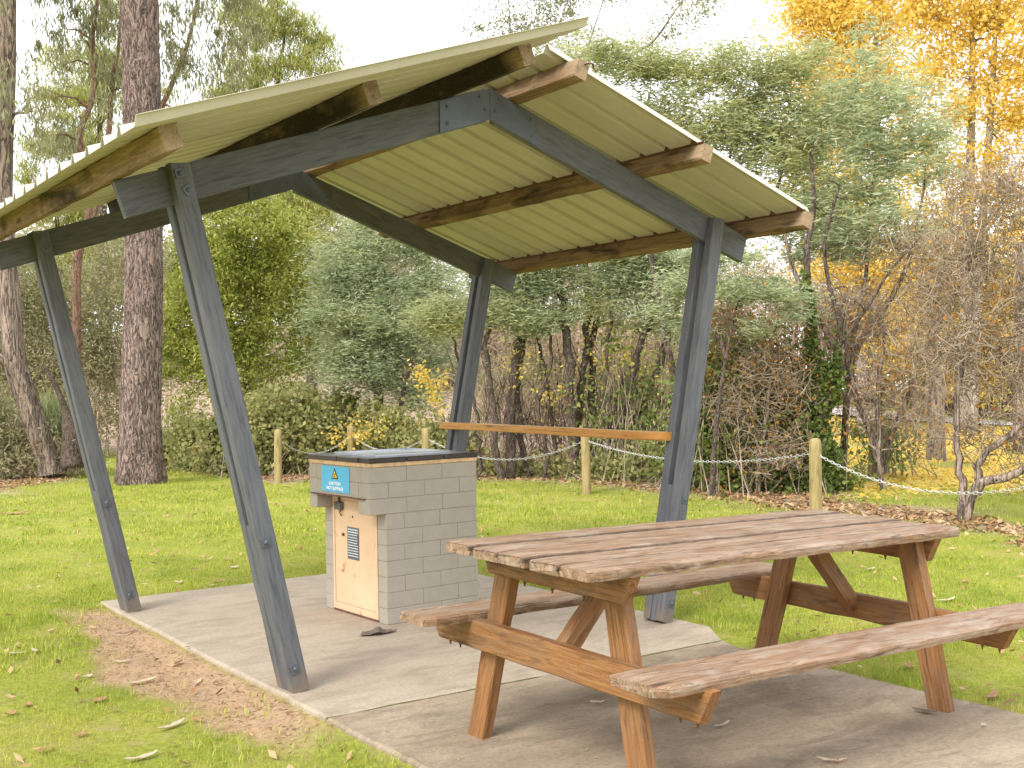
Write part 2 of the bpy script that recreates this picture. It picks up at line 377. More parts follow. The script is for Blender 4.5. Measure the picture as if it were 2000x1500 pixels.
me.polygons.foreach_set('use_smooth', np.ones(len(F), bool)); me.update(calc_edges=True)
dm, lm, ym = ground_masks(X, Y)
for nm, arr in (('dirt', dm), ('litter', lm), ('yel', ym)):
    a = me.attributes.new(nm, 'FLOAT', 'POINT'); a.data.foreach_set('value', arr.astype(np.float32).ravel())
def m_ground():
    m, t, b, o = mat_base('lawn_ground'); n = N(t); co = n.coords(obj=True)
    def attr(k): a = n('Attribute'); a.attribute_name = k; return a.outputs['Fac']
    a = n.noise(co, .9, 6, .6, .4); f = n.noise(co, 38, 6, .75); f2 = n.noise(co, 7, 6, .7)
    g = n.ramp(a, [(.3, (.23, .27, .04)), (.5, (.33, .35, .06)), (.7, (.43, .39, .09))])
    g = n.mix(n.ramp(f, [(.35, G3(.6)), (.6, G3(0))]), g, (.10, .12, .02))
    g = n.mix(n.ramp(f2, [(.50, G3(0)), (.70, G3(.75))]), g, (.36, .29, .14))
    dirt = n.ramp(f, [(.3, (.24, .15, .09)), (.5, (.42, .29, .185)), (.7, (.52, .39, .26))])
    dirt = n.mix(n.ramp(f2, [(.35, G3(.7)), (.6, G3(0))]), dirt, (.52, .35, .20))
    v = n('TexVoronoi'); v.inputs['Scale'].default_value = 14; n.ln(co, v.inputs['Vector'])
    lit = n.ramp(v.outputs['Color'], [(.1, (.16, .11, .08)), (.35, (.34, .24, .17)), (.6, (.46, .34, .25)), (.9, (.56, .45, .34))])
    lit = n.mix(n.ramp(f2, [(.35, G3(.6)), (.55, G3(0))]), lit, (.09, .07, .035))
    v2 = n('TexVoronoi'); v2.inputs['Scale'].default_value = 7; n.ln(co, v2.inputs['Vector'])
    yl = n.ramp(v2.outputs['Color'], [(.2, (.22, .22, .06)), (.42, (.48, .36, .12)), (.6, (.42, .32, .18)), (.85, (.60, .47, .12))])
    yf = n.math('MULTIPLY', attr('yel'), n.ramp(n.noise(co, .5, 4), [(.4, G3(.5)), (.55, G3(1))]))
    c = n.mix(yf, g, yl); c = n.mix(attr('litter'), c, lit); c = n.mix(attr('dirt'), c, dirt)
    n.ln(c, b.inputs['Base Color']); b.inputs['Roughness'].default_value = .95; b.inputs['Specular IOR Level'].default_value = .05
    n.bump(f, .8, .02, b); return m
M['ground'] = m_ground(); me.materials.append(M['ground'])
ground = link(bpy.data.objects.new('ground', me)); tag(ground, 'mown green lawn around the concrete slabs', 'lawn', kind='structure')

# ------------------------------------------------------------------ slabs
def slab(name, poly, z1, z0, mat, label, b=.012, jit=.004):
    """poly counter-clockwise; edges resampled and slightly broken"""
    rng = np.random.default_rng(11); pts = []
    for i in range(len(poly)):
        a = np.array(poly[i], float); c = np.array(poly[(i+1) % len(poly)], float); n = max(2, int(np.linalg.norm(c-a)/.06))
        e = (c-a)/np.linalg.norm(c-a); nn = np.array([e[1], -e[0]])
        w = np.cumsum(rng.normal(0, jit*.5, n)); w -= np.linspace(0, w[-1], n)
        for k in range(n): pts.append(a+(c-a)*k/n+nn*(w[k]*(0 < k)+rng.normal(0, jit*.3)*(0 < k)))
    pts = np.array(pts); cen = pts.mean(0); n = len(pts)
    d = np.roll(pts, -1, 0)-np.roll(pts, 1, 0); nrm = np.stack([d[:, 1], -d[:, 0]], 1); nrm /= np.linalg.norm(nrm, axis=1)[:, None]
    top = pts-nrm*b
    V = np.concatenate([np.c_[top, np.full(n, z1)], np.c_[pts, np.full(n, z1-b*.8)], np.c_[pts+nrm*.006, np.full(n, z0)]])
    F = [tuple(range(n))]
    for i in range(n):
        j = (i+1) % n; F += [(i, n+i, n+j, j), (n+i, 2*n+i, 2*n+j, n+j)]
    mb = MB(); mb.add(V, F); o = mb.build(name, mat); tag(o, label, 'slab', kind='structure'); return o
slab('concrete_slab', [(-.04, -.388), (2.16, -.44), (2.33, -.2), (2.37, 2.79), (-.01, 2.78)], 0, -.16, M['slab'], 'pale concrete slab under the shelter and barbecue')
slab('concrete_slab', [(-.09, -5.2), (2.10, -5.2), (2.10, -.62), (2.16, -.452), (-.04, -.400)], -.004, -.16, M['slab2'], 'darker stained concrete slab under the picnic table')
mb = MB(); pj = [(-.04+2.2*i/20, -.394-.05*i/20+RNG.normal(0, .001), -.010+RNG.normal(0, .0008)) for i in range(21)]
mb.tube(pj, [.003+abs(RNG.normal(0, .0022)) for _ in pj], 6)
tag(mb.build('moss', m_simple('moss', (.13, .125, .05), .95, var=.4, scale=30)), 'thin line of green moss in the joint between the two slabs', 'moss', kind='stuff')
# curved old edging that bulges at the front left corner of the slabs
# ------------------------------------------------------------------ picnic shelter
WB, S_, ZT, WP, D_ = 2.2466, .4966, 2.2331, .0865, 2.2862
SR = .4628; K_ = .3415; TH = math.atan(K_); RH = .1527; RB0 = 2.2253; OV = .653
TF, TR = .056, .040; XA = WB/2; CT = math.cos(TH); STH = math.sin(TH)
sh = thing('picnic_shelter', (1.12, 1.2, 0), 'open timber shelter with splayed grey posts and cream corrugated roof over the slab', 'shelter')
def post(side, y0, dx=0, lab=None):
    mb = MB(); s = S_ if side < 0 else SR
    bx = 0+WP/2+dx if side < 0 else WB-WP/2+dx
    tx = bx+side*s; zt = ZT
    for yy in (y0+TF/2, y0+1.5*TF+TR):
        p0 = (bx, yy, .0); p1 = (tx, yy, zt)
        ax = np.array(p1)-np.array(p0); L = np.linalg.norm(ax); k = s*side/L
        wperp = WP*zt/L
        # section 'w' axis = cross(ax, up) ; up = +Y -> side axis = cross(ax, Y)
        mb.beam(p0, p1, (0, 1, 0), wperp, TF, b=.004, n=14, jit=.0009, e0=(abs(k)*side*1.0, 0), e1=(-.12*side, 0), tofs=np.array([0, *RNG.uniform(-20, 20, 2)]))
    # packing block between the two timbers
    q = .735/ZT; mb.beam((bx, y0+TF+TR/2, .004), (bx+side*s*q, y0+TF+TR/2, .735), (0, 1, 0), WP*.90, TR-.001, b=.002, n=3, jit=.0006)
    o = mb.build('post', M['paint'], sh)
    if lab: o['label'] = lab
    # bolts: square washer plus domed head on the front face
    for zb, rot in ((.105, .12), (.66, .0), (2.125, .45), (2.19, .05)):
        f = zb/ZT; cx = bx+side*s*f+(.012 if zb > 2.15 else -.008)*side*(-1 if zb < 1 else 1)
        if zb > 2 and (side > 0): continue
        b2 = MB(); c, sn = math.cos(rot-side*.22), math.sin(rot-side*.22); h = .021
        V = []
        for yq, hh in ((y0-.0045, h*.92), (y0+.001, h)):
            for (a, d) in ((-1, -1), (1, -1), (1, 1), (-1, 1)): V.append((cx+hh*(a*c-d*sn), yq, zb+hh*(a*sn+d*c)))
        b2.add(V, [(3, 2, 1, 0), (0, 1, 5, 4), (1, 2, 6, 5), (2, 3, 7, 6), (3, 0, 4, 7)])
        b2.ball((cx, y0-.0045, zb), .0105, 10, (1, .9, 1)); b2.build('bolt', M['bolt'], o, smooth=False)
post(-1, 0); post(1, 0); post(-1, D_, .008); post(1, D_, .008)
def rafter(side, y0, dx=0, name='rafter'):
    # underside from (x=-OV) to apex on left ; perpendicular cut outside, plumb cut at the apex
    yc = y0+TF+TR/2
    xo, xi = -OV, XA-.0008
    q = lambda x: RB0+K_*x
    off = np.array([-STH*RH/2, 0, CT*RH/2])
    p0 = np.array([xo, yc, q(xo)])+off; p1 = np.array([xi, yc, q(xi)])+off
    if side > 0:
        p0[0] = WB-p0[0]; p1[0] = WB-p1[0]
    p0[0] += dx; p1[0] += dx
    # plumb cut at apex: along-axis shift proportional to height in section
    mb = MB(); mb.beam(p0, p1, (0, 0, 1), TR-.003, RH, b=.003, n=16, jit=.0009, e1=(0, K_), tofs=RNG.uniform(8, 20, 3))
    o = mb.build(name, M['paint'], sh); return o
for y0, dx in ((0, 0), (D_, .008)):
    rL = rafter(-1, y0, dx); rR = rafter(1, y0, dx)
    def gus(side, yy, x1):
        # half of a painted steel knee plate
        xs = [XA-.001, XA-.292] ; V = []; n = RH/CT
        for yq in (yy, yy+.006):
            for x in xs:
                for hh in (.002, n-.004): V.append(((x if side < 0 else WB-x)+dx, yq, RB0+K_*x+hh))
        return V
    for side in (-1, 1):
        b2 = MB(); V = gus(side, y0+TF-.005, 0); b2.add(V, [(0, 1, 3, 2), (4, 6, 7, 5), (0, 4, 5, 1), (2, 3, 7, 6), (0, 2, 6, 4), (1, 5, 7, 3)])
        o = b2.build('knee_plate', M['bolt'], sh)
        for (dx_, hz) in ((.25, .04), (.25, .12), (.03, .06), (.06, .13)):
            x = XA-dx_; b3 = MB(); xx = (x if side < 0 else WB-x)+dx; b3.ball((xx, y0+TF-.007, RB0+K_*x+hz), .0085, 8, (1, .7, 1)); b3.build('bolt', M['bolt'], o)
PH, PW = .09, .068
def purlin(side, xin, y0, y1, mat, lab=None, jit=.0015):
    """xin: x of the bottom inner (ridge-side) corner, mirrored for the right slope"""
    def p(y):
        x = xin-PW/2*CT; z = RB0+.1614+K_*x
        x += -STH*PH/2; z += CT*PH/2
        return np.array([x if side < 0 else WB-x, y, z])
    mb = MB(); mb.beam(p(y0), p(y1), (-STH if side < 0 else STH, 0, CT), PW, PH-.001, b=.004, n=30, jit=jit, tofs=np.array([0, *RNG.uniform(-20, 20, 2)]))
    o = mb.build('purlin', mat, sh)
    if lab: o['label'] = lab
purlin(-1, -.660, -.615, 2.93, M['purlin'], 'purlin along the left eave with pale sawn end and orange weathering')
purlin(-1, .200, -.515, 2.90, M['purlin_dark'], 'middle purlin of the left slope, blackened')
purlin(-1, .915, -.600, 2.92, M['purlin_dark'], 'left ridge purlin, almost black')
purlin(1, WB-2.905, -.392, 2.93, M['purlin'], 'purlin along the right eave with pale end')
purlin(1, WB-2.090, -.425, 2.90, M['purlin'], 'middle purlin of the right slope')
purlin(1, WB-1.240, -.465, 2.92, M['purlin'], 'right ridge purlin with a bent nail in its end')
# bent nail in the ridge purlin end
mb = MB(); mb.tube([(1.30, -.46, 2.785), (1.305, -.488, 2.787), (1.325, -.497, 2.785), (1.338, -.482, 2.770)], .0045, 6); mb.build('nail', M['rust'], sh)
def roof(side, xa, xb, ya, yb, phase):
    """xa eave end, xb ridge end (left-slope coordinates), ribs run up the slope"""
    pitch = .193; rb = .032
    base = []; k0 = int(math.floor((ya-phase)/pitch))
    prof = []  # (y, h)
    for k in range(k0, k0+40):
        c = phase+k*pitch
        prof += [(c-.026, 0), (c-.009, rb), (c+.009, rb), (c+.026, 0)]
    prof = [(y, h) for y, h in prof if ya-.02 <= y <= yb]
    if side < 0: prof = [(y, h) for y, h in prof if y >= phase-.0105]
    W_ = 4; ribs = [i for i, (y, h) in enumerate(prof) if abs(((y-phase+.026) / pitch) - round((y-phase+.026)/pitch)) < 1e-3 and round((y-phase)/pitch) % W_ == 0]
    cuts = [0]+[i for i in ribs if i > 3]+[len(prof)-1]
    for ci in range(len(cuts)-1):
        seg = prof[cuts[ci]:cuts[ci+1]+1+(3 if ci < len(cuts)-2 else 0)]
        nn = 7; V = []; F = []
        lift = .0025*(ci % 2)
        for i, (y, h) in enumerate(seg):
            for j in range(nn+1):
                x = xa+(xb-xa)*j/nn; z = RB0+.1614+K_*x; o = PH+.0025+h+lift+RNG.normal(0, .0004)
                X_ = x-STH*0; Z_ = z+o/CT
                V.append((X_ if side < 0 else WB-X_, y, Z_))
        m = nn+1
        for i in range(len(seg)-1):
            for j in range(nn): 
                q = (i*m+j, (i+1)*m+j, (i+1)*m+j+1, i*m+j+1); F.append(q if side < 0 else q[::-1])
        mb = MB(); mb.add(V, F); o = mb.build('roof_sheet', M['tin'], sh)
        md = o.modifiers.new('thickness', 'SOLIDIFY'); md.thickness = .0022; md.offset = 1
roof(-1, -.872, 1.085, -.778, 2.98, -.764)
roof(1, WB-2.975, WB-1.165, -.435, 2.98, .034-.195*2)
def rib_blockers(side, xin, phase, y0, y1):
    """one added profiled strip along the purlin, keeping sky light out of the ribs"""
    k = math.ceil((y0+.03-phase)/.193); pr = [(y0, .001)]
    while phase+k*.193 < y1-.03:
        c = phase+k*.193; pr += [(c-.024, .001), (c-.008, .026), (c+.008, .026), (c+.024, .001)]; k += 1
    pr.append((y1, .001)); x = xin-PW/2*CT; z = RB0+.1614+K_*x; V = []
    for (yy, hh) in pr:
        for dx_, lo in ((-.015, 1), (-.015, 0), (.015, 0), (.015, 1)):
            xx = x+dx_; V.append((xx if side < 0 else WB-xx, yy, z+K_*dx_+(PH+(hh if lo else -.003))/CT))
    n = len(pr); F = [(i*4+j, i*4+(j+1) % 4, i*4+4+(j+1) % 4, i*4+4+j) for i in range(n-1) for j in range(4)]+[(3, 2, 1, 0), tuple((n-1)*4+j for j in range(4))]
    mb = MB(); mb.add(V, F); mb.build('rib_light_block', M['rust'], sh)  # added dark filler: blocks the sky so the rib openings look shaded
rib_blockers(1, WB-2.905, .034-.195*2, -.39, 2.93); rib_blockers(1, WB-2.090, .034-.195*2, -.42, 2.9); rib_blockers(-1, -.660, -.764, -.6, 2.93)
# varnished leaning board along the two right posts
mb = MB(); mb.beam((2.338, .115, 1.006), (2.338, 2.41, 1.028), (0, 0, 1), .10, .046, b=.005, n=12, jit=.0008)
o = mb.build('leaning_board', M['rail'], sh)

# ------------------------------------------------------------------ barbecue
BX, BY, BYAW, BW, BD, BI, BH = .9146, .9573, .0272, .716, .698, .0998, .9184
bq = thing('barbecue', (BX, BY, 0), 'grey painted block barbecue with cream steel door and blue warning sign', 'barbecue')
cb, sb = math.cos(BYAW), math.sin(BYAW)
class LB(MB):   # barbecue-local coordinates
    def build(s, *a, **k):
        for i, v in enumerate(s.v): s.t[i] = v.copy(); s.v[i] = np.c_[BX+v[:, 0]*cb-v[:, 1]*sb, BY+v[:, 0]*sb+v[:, 1]*cb, v[:, 2]]
        return super().build(*a, **k)
BT = .09; RHH = .087
core = LB(); mort = LB()
def course_line(mb, x0, x1, y0, y1, axis, z0, z1, off, ln=.238):
    """row of blocks filling [x0..x1]x[y0..y1], joints along axis"""
    lo, hi = (x0, x1) if axis == 0 else (y0, y1); e = [lo]; c = lo+off
    while c < hi-.02:
        if c > lo+.02: e.append(c)
        c += ln
    e.append(hi)
    for a, b in zip(e[:-1], e[1:]):
        A_, B_ = a+.0008*(a > lo), b-.0008*(b < hi); jj = RNG.uniform(-.0006, .0006)
        if axis == 0: mb.box((A_, y0+jj, z0+.0009), (B_, y1, z1-.0009), .0028)
        else: mb.box((x0+jj, A_, z0+.0009), (x1, B_, z1-.0009), .0028)
for r in range(10):
    z1 = .870-RHH*r; z0 = z1-RHH; lowc = r >= 3; x0 = BI if lowc else 0; of = (.119 if r % 2 else .238)
    course_line(core, x0, BW, 0, BT, 0, z0, z1, of)                           # near side (-Y)
    course_line(core, x0, BW, BD-BT, BD, 0, z0, z1, of)                       # far side
    course_line(core, BW-BT, BW, BT+.001, BD-BT-.001, 1, z0, z1, .119)               # back
    if r < 2: course_line(core, 0, BT, BT+.001, BD-BT-.001, 1, z0, z1, .03 if r else .15, .238)
    elif r == 2: core.box((0, BT+.001, z0+.002), (BT, .123, z1-.002), .002)
mort.box((BI+.004, .004, 0), (BW-.004, BT-.004, .869)); mort.box((BI+.004, BD-BT+.004, 0), (BW-.004, BD-.004, .869))
mort.box((BW-BT+.004, BT-.003, 0), (BW-.0045, BD-BT+.003, .868)); mort.box((.004, .0045, .612), (BI+.01, BT-.0045, .8695)); mort.box((.004, BD-BT+.0045, .612), (BI+.01, BD-.0045, .8695))
mort.box((.0045, BT-.002, .699), (BT-.004, BD-BT+.002, .868))
core.build('block_wall', M['block'], bq); mort.build('mortar', M['mortar'], bq)
l = LB(); l.box((-.004, -.004, .870), (BW+.004, BD+.004, .893), .003); l.build('plaster_band', M['band'], bq)
l = LB(); g_ = .006
def tiles(l, a, b, fn):
    n = max(1, round((b-a)/.235)); w = (b-a)/n
    for i in range(n): fn(a+i*w+g_/2, a+(i+1)*w-g_/2)
z0, z1 = .894, .9215
tiles(l, -.010, BW+.010, lambda a, b: l.box((a, -.012, z0), (b, .10, z1), .004)); tiles(l, -.010, BW+.01, lambda a, b: l.box((a, BD-.10, z0), (b, BD+.012, z1), .004))
tiles(l, .103, BD-.103, lambda a, b: l.box((-.011, a, z0), (.10, b, z1), .004)); tiles(l, .103, BD-.103, lambda a, b: l.box((BW-.10, a, z0), (BW+.011, b, z1), .004))
l.build('tile_edging', M['tile'], bq)
l = LB(); l.box((.0, .0, .893), (BW, BD, .9165)); l.build('grout_bed', M['band'], bq)
l = LB(); l.box((.125, .135, .917), (BW-.125, BD-.135, .924), .002)
for lo, hi in (((.105, .115, .917), (BW-.105, .135, .9345)), ((.105, BD-.135, .917), (BW-.105, BD-.115, .9345)), ((.105, .136, .917), (.125, BD-.136, .934)), ((BW-.125, .136, .917), (BW-.105, BD-.136, .934))): l.box(lo, hi, .002)
hp = l.build('hotplate', M['steel'], bq)
# lintel, door and its fittings
l = LB(); l.box((-.018, .045, .6935), (BI+.05, .66, .6985), .001); l.build('lintel', M['rust'], bq)
l = LB()
for lo, hi in (((BI+.0, .100, .012), (BI+.03, .125, .690)), ((BI+.0, .588, .012), (BI+.03, .608, .690)), ((BI+.0, .126, .012), (BI+.03, .587, .050)), ((BI+.0, .126, .655), (BI+.03, .587, .6895))): l.box(lo, hi, .002)
fr = l.build('door_frame', M['door'], bq)
l = LB(); l.box((BI+.004, .129, .052), (BI+.028, .585, .653), .002); dr = l.build('door', M['door'], bq)
l = LB(); l.box((BI-.002, .10, -.0), (BI+.03, .61, .0115), .002); l.build('door_sill', M['rust'], bq)
l = LB(); l.box((BI-.026, .475, .600), (BI+.003, .545, .645), .004); l.box((BI-.014, .505, .645), (BI-.004, .520, .672), .002); l.build('latch', M['latch'], dr)
l = LB(); l.tube([(BI+.002, .505, .598), (BI-.012, .50, .585), (BI-.012, .49, .572), (BI-.001, .50, .565)], .004, 6); l.build('chain_link', M['rust'], dr)
l = LB(); l.box((BI+.0005, .305, .320), (BI+.0035, .435, .505), .0008); pq = l.build('plaque', M['plaque'], dr)
l = LB(); rr = np.random.default_rng(5)
for k in range(11):
    zz = .492-.0152*k; h = .0042 if k not in (0, 1) else .0058; y = .424
    while y > .318:
        w = rr.uniform(.006, .02); l.box((BI-.0006, max(.313, y-w), zz-h/2), (BI+.0009, y, zz+h/2)); y -= w+rr.uniform(.003, .006)
l.build('worn_lettering', M['white'], pq)
l = LB(); l.tube([(BI+.004, .499, .262), (BI-.008, .499, .262), (BI-.014, .499, .262)], [.024, .022, .016], 16); l.build('knob', M['door'], dr); l = LB(); l.tube([(BI+.004, .482, .455), (BI-.006, .482, .455)], .009, 10); l.build('lock', M['rust'], dr); l = LB(); l.tube([(BI+.0045, .375, .565), (BI+.001, .375, .565)], .006, 8); l.build('keyhole', M['black'], dr)
# sign
l = LB(); l.box((-.0045, .217, .715), (-.0005, .541, .862), .001); sg = l.build('warning_sign', M['sign'], bq); sg['label'] = 'blue sign reading CAUTION HOT SURFACE'
l = LB(); l.add([(-.0056, .421, .790), (-.0056, .339, .790), (-.0056, .380, .852), (-.0046, .421, .790), (-.0046, .339, .790), (-.0046, .380, .852)], [(0, 1, 2), (0, 3, 4, 1), (1, 4, 5, 2), (2, 5, 3, 0)]); tri = l.build('warning_triangle', M['black'], sg)
l = LB(); l.add([(-.0064, .408, .797), (-.0064, .352, .797), (-.0064, .380, .839), (-.0055, .408, .797), (-.0055, .352, .797), (-.0055, .380, .839)], [(0, 1, 2), (0, 3, 4, 1), (1, 4, 5, 2), (2, 5, 3, 0)]); l.build('triangle_field', M['yellow'], tri)
l = LB(); l.box((-.0072, .366, .8005), (-.0065, .394, .8035))
for k in (-.009, 0, .009): l.tube([(-.0068, .380+k, .806), (-.0068, .383+k, .812), (-.0068, .377+k, .818), (-.0068, .380+k, .824)], .0012, 5)
l.build('heat_mark', M['black'], tri)
def lettering(txt, size, yc, zc, width, mat, parent, x=-.0062):
    cu = bpy.data.curves.new('lettering', 'FONT'); cu.body = txt; cu.size = size; cu.align_x = 'CENTER'; cu.extrude = .0006; cu.offset = .0008
    o = bpy.data.objects.new('tmp_text', cu); COL.objects.link(o); dg = bpy.context.evaluated_depsgraph_get(); me_ = bpy.data.meshes.new_from_object(o.evaluated_get(dg))
    bpy.data.objects.remove(o)
    co = np.empty(len(me_.vertices)*3); me_.vertices.foreach_get('co', co); co = co.reshape(-1, 3); w = co[:, 0].max()-co[:, 0].min(); s = width/w
    h = co[:, 1].max()-co[:, 1].min()
    Yl = yc-co[:, 0]*s; Zl = zc+(co[:, 1]-h/2)*(size/ max(h, 1e-6))*.9; Xl = x-co[:, 2]
    wv = np.c_[BX+Xl*cb-Yl*sb, BY+Xl*sb+Yl*cb, Zl]-parent_world(parent)
    me_.vertices.foreach_set('co', wv.ravel()); me_.materials.clear(); me_.materials.append(mat); me_.update(); me_.name = 'lettering'
    o = bpy.data.objects.new('lettering', me_); link(o, parent); return o
lettering('CAUTION', .021, .380, .766, .135, M['white'], sg); lettering('HOT SURFACE', .021, .380, .738, .195, M['white'], sg)

# ------------------------------------------------------------------ picnic table
TX, TY, TYAW, TL, TW, THT = .0924, -1.903, .0343, 2.0667, .7694, .7501
tA = np.array([math.cos(TYAW), math.sin(TYAW), -.0264]); tB = np.array([-math.sin(TYAW), math.cos(TYAW), .027]); tZ = np.array([0, 0, 1.]); tO = np.array([TX, TY, -.0018])
T3 = lambda a, b, h: tO+a*tA+b*tB+h*tZ
tb = thing('picnic_table', (1.1, -1.5, 0), 'weathered brown timber picnic table with attached benches on A-frame legs', 'picnic table')
def plank(name, a0, b0, a1, b1, w, th, h, mat, rag=0, seed=0, champ=(0, 0), gap_shade_dirt=(0, 0), ns=44):
    """top board: near/far edges wander by rag; corners cut by champ (left, right) on the near side"""
    rng = np.random.default_rng(seed); rows = []
    tof = rng.uniform(-20, 20, 3); V = []; T = []; m = 10; tof[1] = 0; EA = []
    wn = np.cumsum(rng.normal(0, 1, ns+1)); wn -= np.linspace(wn[0], wn[-1], ns+1); wn /= max(1e-6, np.abs(wn).max())
    wn2 = rng.normal(0, 1, ns+1)
    for i in range(ns+1):
        t = i/ns; a = a0+(a1-a0)*t; bc = b0+(b1-b0)*t
        lo, hi = -w/2+.35*rag*wn[i]+.25*rag*wn2[i], w/2
        d0 = a-a0; d1 = a1-a
        if champ[0] and d0 < champ[0]: lo += (champ[0]-d0)*.8
        if champ[1] and d1 < champ[1]: lo += (champ[1]-d1)*.8
        e = .007; zz = [h+rng.normal(0, .0006) for _ in range(10)]
        endr = .003 if i in (0, ns) else 0
        sec = [(lo+.002, h-th), (lo-.001, h-th*.5+.2*rag*wn2[i]), (lo, h-e-.001), (lo+e, h), (lo+.02, h+.0007), (hi-.02, h+.0007), (hi-e, h), (hi, h-e-.001), (hi, h-th*.5), (hi-.002, h-th)]
        for (b_, z_) in sec:
            q_ = min(b_-lo if gap_shade_dirt[0] else 9, hi-b_ if gap_shade_dirt[1] else 9); EA.append((1.0 if q_ < .003 else .92 if q_ < .012 else .3) if z_ > h-.02 else .3)  # weight of the painted gap darkening on inner board edges
            V.append(T3(a+(rng.normal(0, .0015) if endr else 0), bc+b_, z_+rng.normal(0, .0005)-(endr if z_ > h-.002 else 0))); T.append(np.array([a, b_, z_])+tof)
    F = []
    for i in range(ns):
        for j in range(m): k = (j+1) % m; F.append((i*m+j, i*m+k, i*m+m+k, i*m+m+j)[::-1])
    F.append(tuple(range(m))); F.append(tuple(ns*m+j for j in range(m))[::-1])
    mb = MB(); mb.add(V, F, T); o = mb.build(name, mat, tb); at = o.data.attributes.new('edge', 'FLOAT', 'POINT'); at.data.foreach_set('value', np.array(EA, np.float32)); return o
pw = TW/5
for i in range(5):
    le = [0, .004, -.006, .003, -.002][i]; re_ = [.0, -.01, .005, .0, .012][i]
    plank('table_plank', le, pw*(i+.5), TL+re_, pw*(i+.5), pw-.013, .036, THT-[0, .004, .001, .005, .002][i], M['tabletop'], rag=.010 if i == 0 else .002, seed=20+i, champ=(.022, .05) if i == 0 else (.002, .002), gap_shade_dirt=(i > 0, i < 4))
plank('seat', .0, -.175, TL+.09, -.262, .205, .034, .462, M['tabletop'], rag=.006, seed=31, champ=(.05, .03))
plank('seat', -.035, .930, TL-.01, .992, .175, .034, .462, M['tabletop'], rag=.010, seed=36, champ=(.03, .02))
def tbeam(name, q0, q1, upv, w, h, e0=(0, 0), e1=(0, 0), mat='table', n=10):
    mb = MB(); mb.beam(T3(*q0), T3(*q1), upv, w, h, b=.005, n=n, jit=.0011, e0=e0, e1=e1); return mb.build(name, M[mat], tb)
def leg(a, bb, bt, hb):
    """leg in the frame plane from the ground to just under the top"""
    p1 = T3(a, bt, .700); p0 = T3(a, bb, 0); d = p1-p0; p0 = p1-d*(p1[2]+.004)/d[2]
    ax = (p1-p0)/np.linalg.norm(p1-p0); sgn = (ax@tB)/ax[2]
    mb = MB(); mb.beam(p0, p1, tA, .095*ax[2], .048, b=.004, n=8, jit=.001, e0=(sgn, 0), e1=(sgn, 0)); return mb.build('leg', M['table'], tb)
for a_leg, far, near in ((.245, (.915, .705), (.035, .165)), (TL-.245, (.895, .695), (-.024, .115))):
    leg(a_leg, far[0], far[1], 0); leg(a_leg, near[0], near[1], 0)
for a_b, s in ((.196, 1), (TL-.196, -1)):
    cut = .45
    tbeam('top_beam', (a_b, .035, .667), (a_b, .770, .667), tZ, .044, .096, e0=(0, -cut), e1=(0, cut))
    tbeam('seat_beam', (a_b, -.285, .381), (a_b, 1.10, .381), tZ, .044, .106, e0=(0, -.5), e1=(0, .5))
    p0 = (a_b+s*.025, .41, .385); p1 = (a_b+s*.33, .41, .704)
    tbeam('brace', p0, p1, tB, .075, .046, e0=(-.0, 0))
def tbolt(a, b, h, par):
    mb = MB(); c = T3(a, b, h); mb.tube([c, c-[0, 0, .012]], .0055, 6); mb.tube([c-[0, 0, .010], c-[0, 0, .022]], .0032, 6); mb.build('bolt', M['rust'], par)
chs = {c.name: c for c in tb.children}
for nm, c in list(chs.items()):
    if nm.startswith('seat_beam'): 
        ab = .196 if not nm.endswith('001') else TL-.196
        for b in (-.235, -.165, .965, 1.03): tbolt(ab, b, .3295, c)
    if nm.startswith('top_beam'):
        ab = .196 if not nm.endswith('001') else TL-.196
        for b in (.26, .42, .57): tbolt(ab, b, .6205, c)

# ------------------------------------------------------------------ bollards and chains
PB = [(540, 17.2), (683, 18.3), (830, 15.9), (1142, 14.1), (1589, 10.9), (2120, 8.7)]
blabs = ['round timber bollard left of the barbecue, at the left end of the chain', 'slim far bollard directly above the middle of the barbecue', 'bollard showing just behind the right end of the barbecue top',
         'greenish bollard standing alone between barbecue and right posts', 'tall yellow bollard behind the picnic table', None]
btops = []
for i, (u, d) in enumerate(PB):
    p = P(u, d); r = .058 if i != 1 else .056
    if i == 5: btops.append(p+[0, 0, .66]); continue
    e = thing('bollard', p, blabs[i], 'bollard', 'round timber bollards of the chain fence')
    mb = MB(); hs = [-.1, .2, .45, .70, .765, .79, .80]; rs = [1, 1.0, .99, .98, .93, .72, .35]
    lean = RNG.normal(0, .008, 2)
    tofs = RNG.uniform(-9, 9, 3); n = 16; V = []; T = []
    for h, q in zip(hs, rs):
        for j in range(n):
            th = 2*math.pi*j/n; V.append((p[0]+lean[0]*h+r*q*math.cos(th), p[1]+lean[1]*h+r*q*math.sin(th), p[2]+h)); T.append(np.array([h, .05*math.cos(th), .05*math.sin(th)])+tofs)
    F = [(a*n+j, a*n+(j+1) % n, (a+1)*n+(j+1) % n, (a+1)*n+j) for a in range(len(hs)-1) for j in range(n)]+[tuple((len(hs)-1)*n+j for j in range(n))]
    mb.add(V, F, T); mb.build('shaft', M['bollard'], e, smooth=True)
    btops.append(p+[lean[0]*.66, lean[1]*.66, .66])
clabs = ['galvanised chain between the two leftmost bollards', 'galvanised chain hanging behind the barbecue', 'galvanised chain sagging from the barbecue to the greenish bollard',
         'galvanised chain running behind the right shelter post to the tall yellow bollard', 'galvanised chain sagging from the yellow bollard to the right edge']
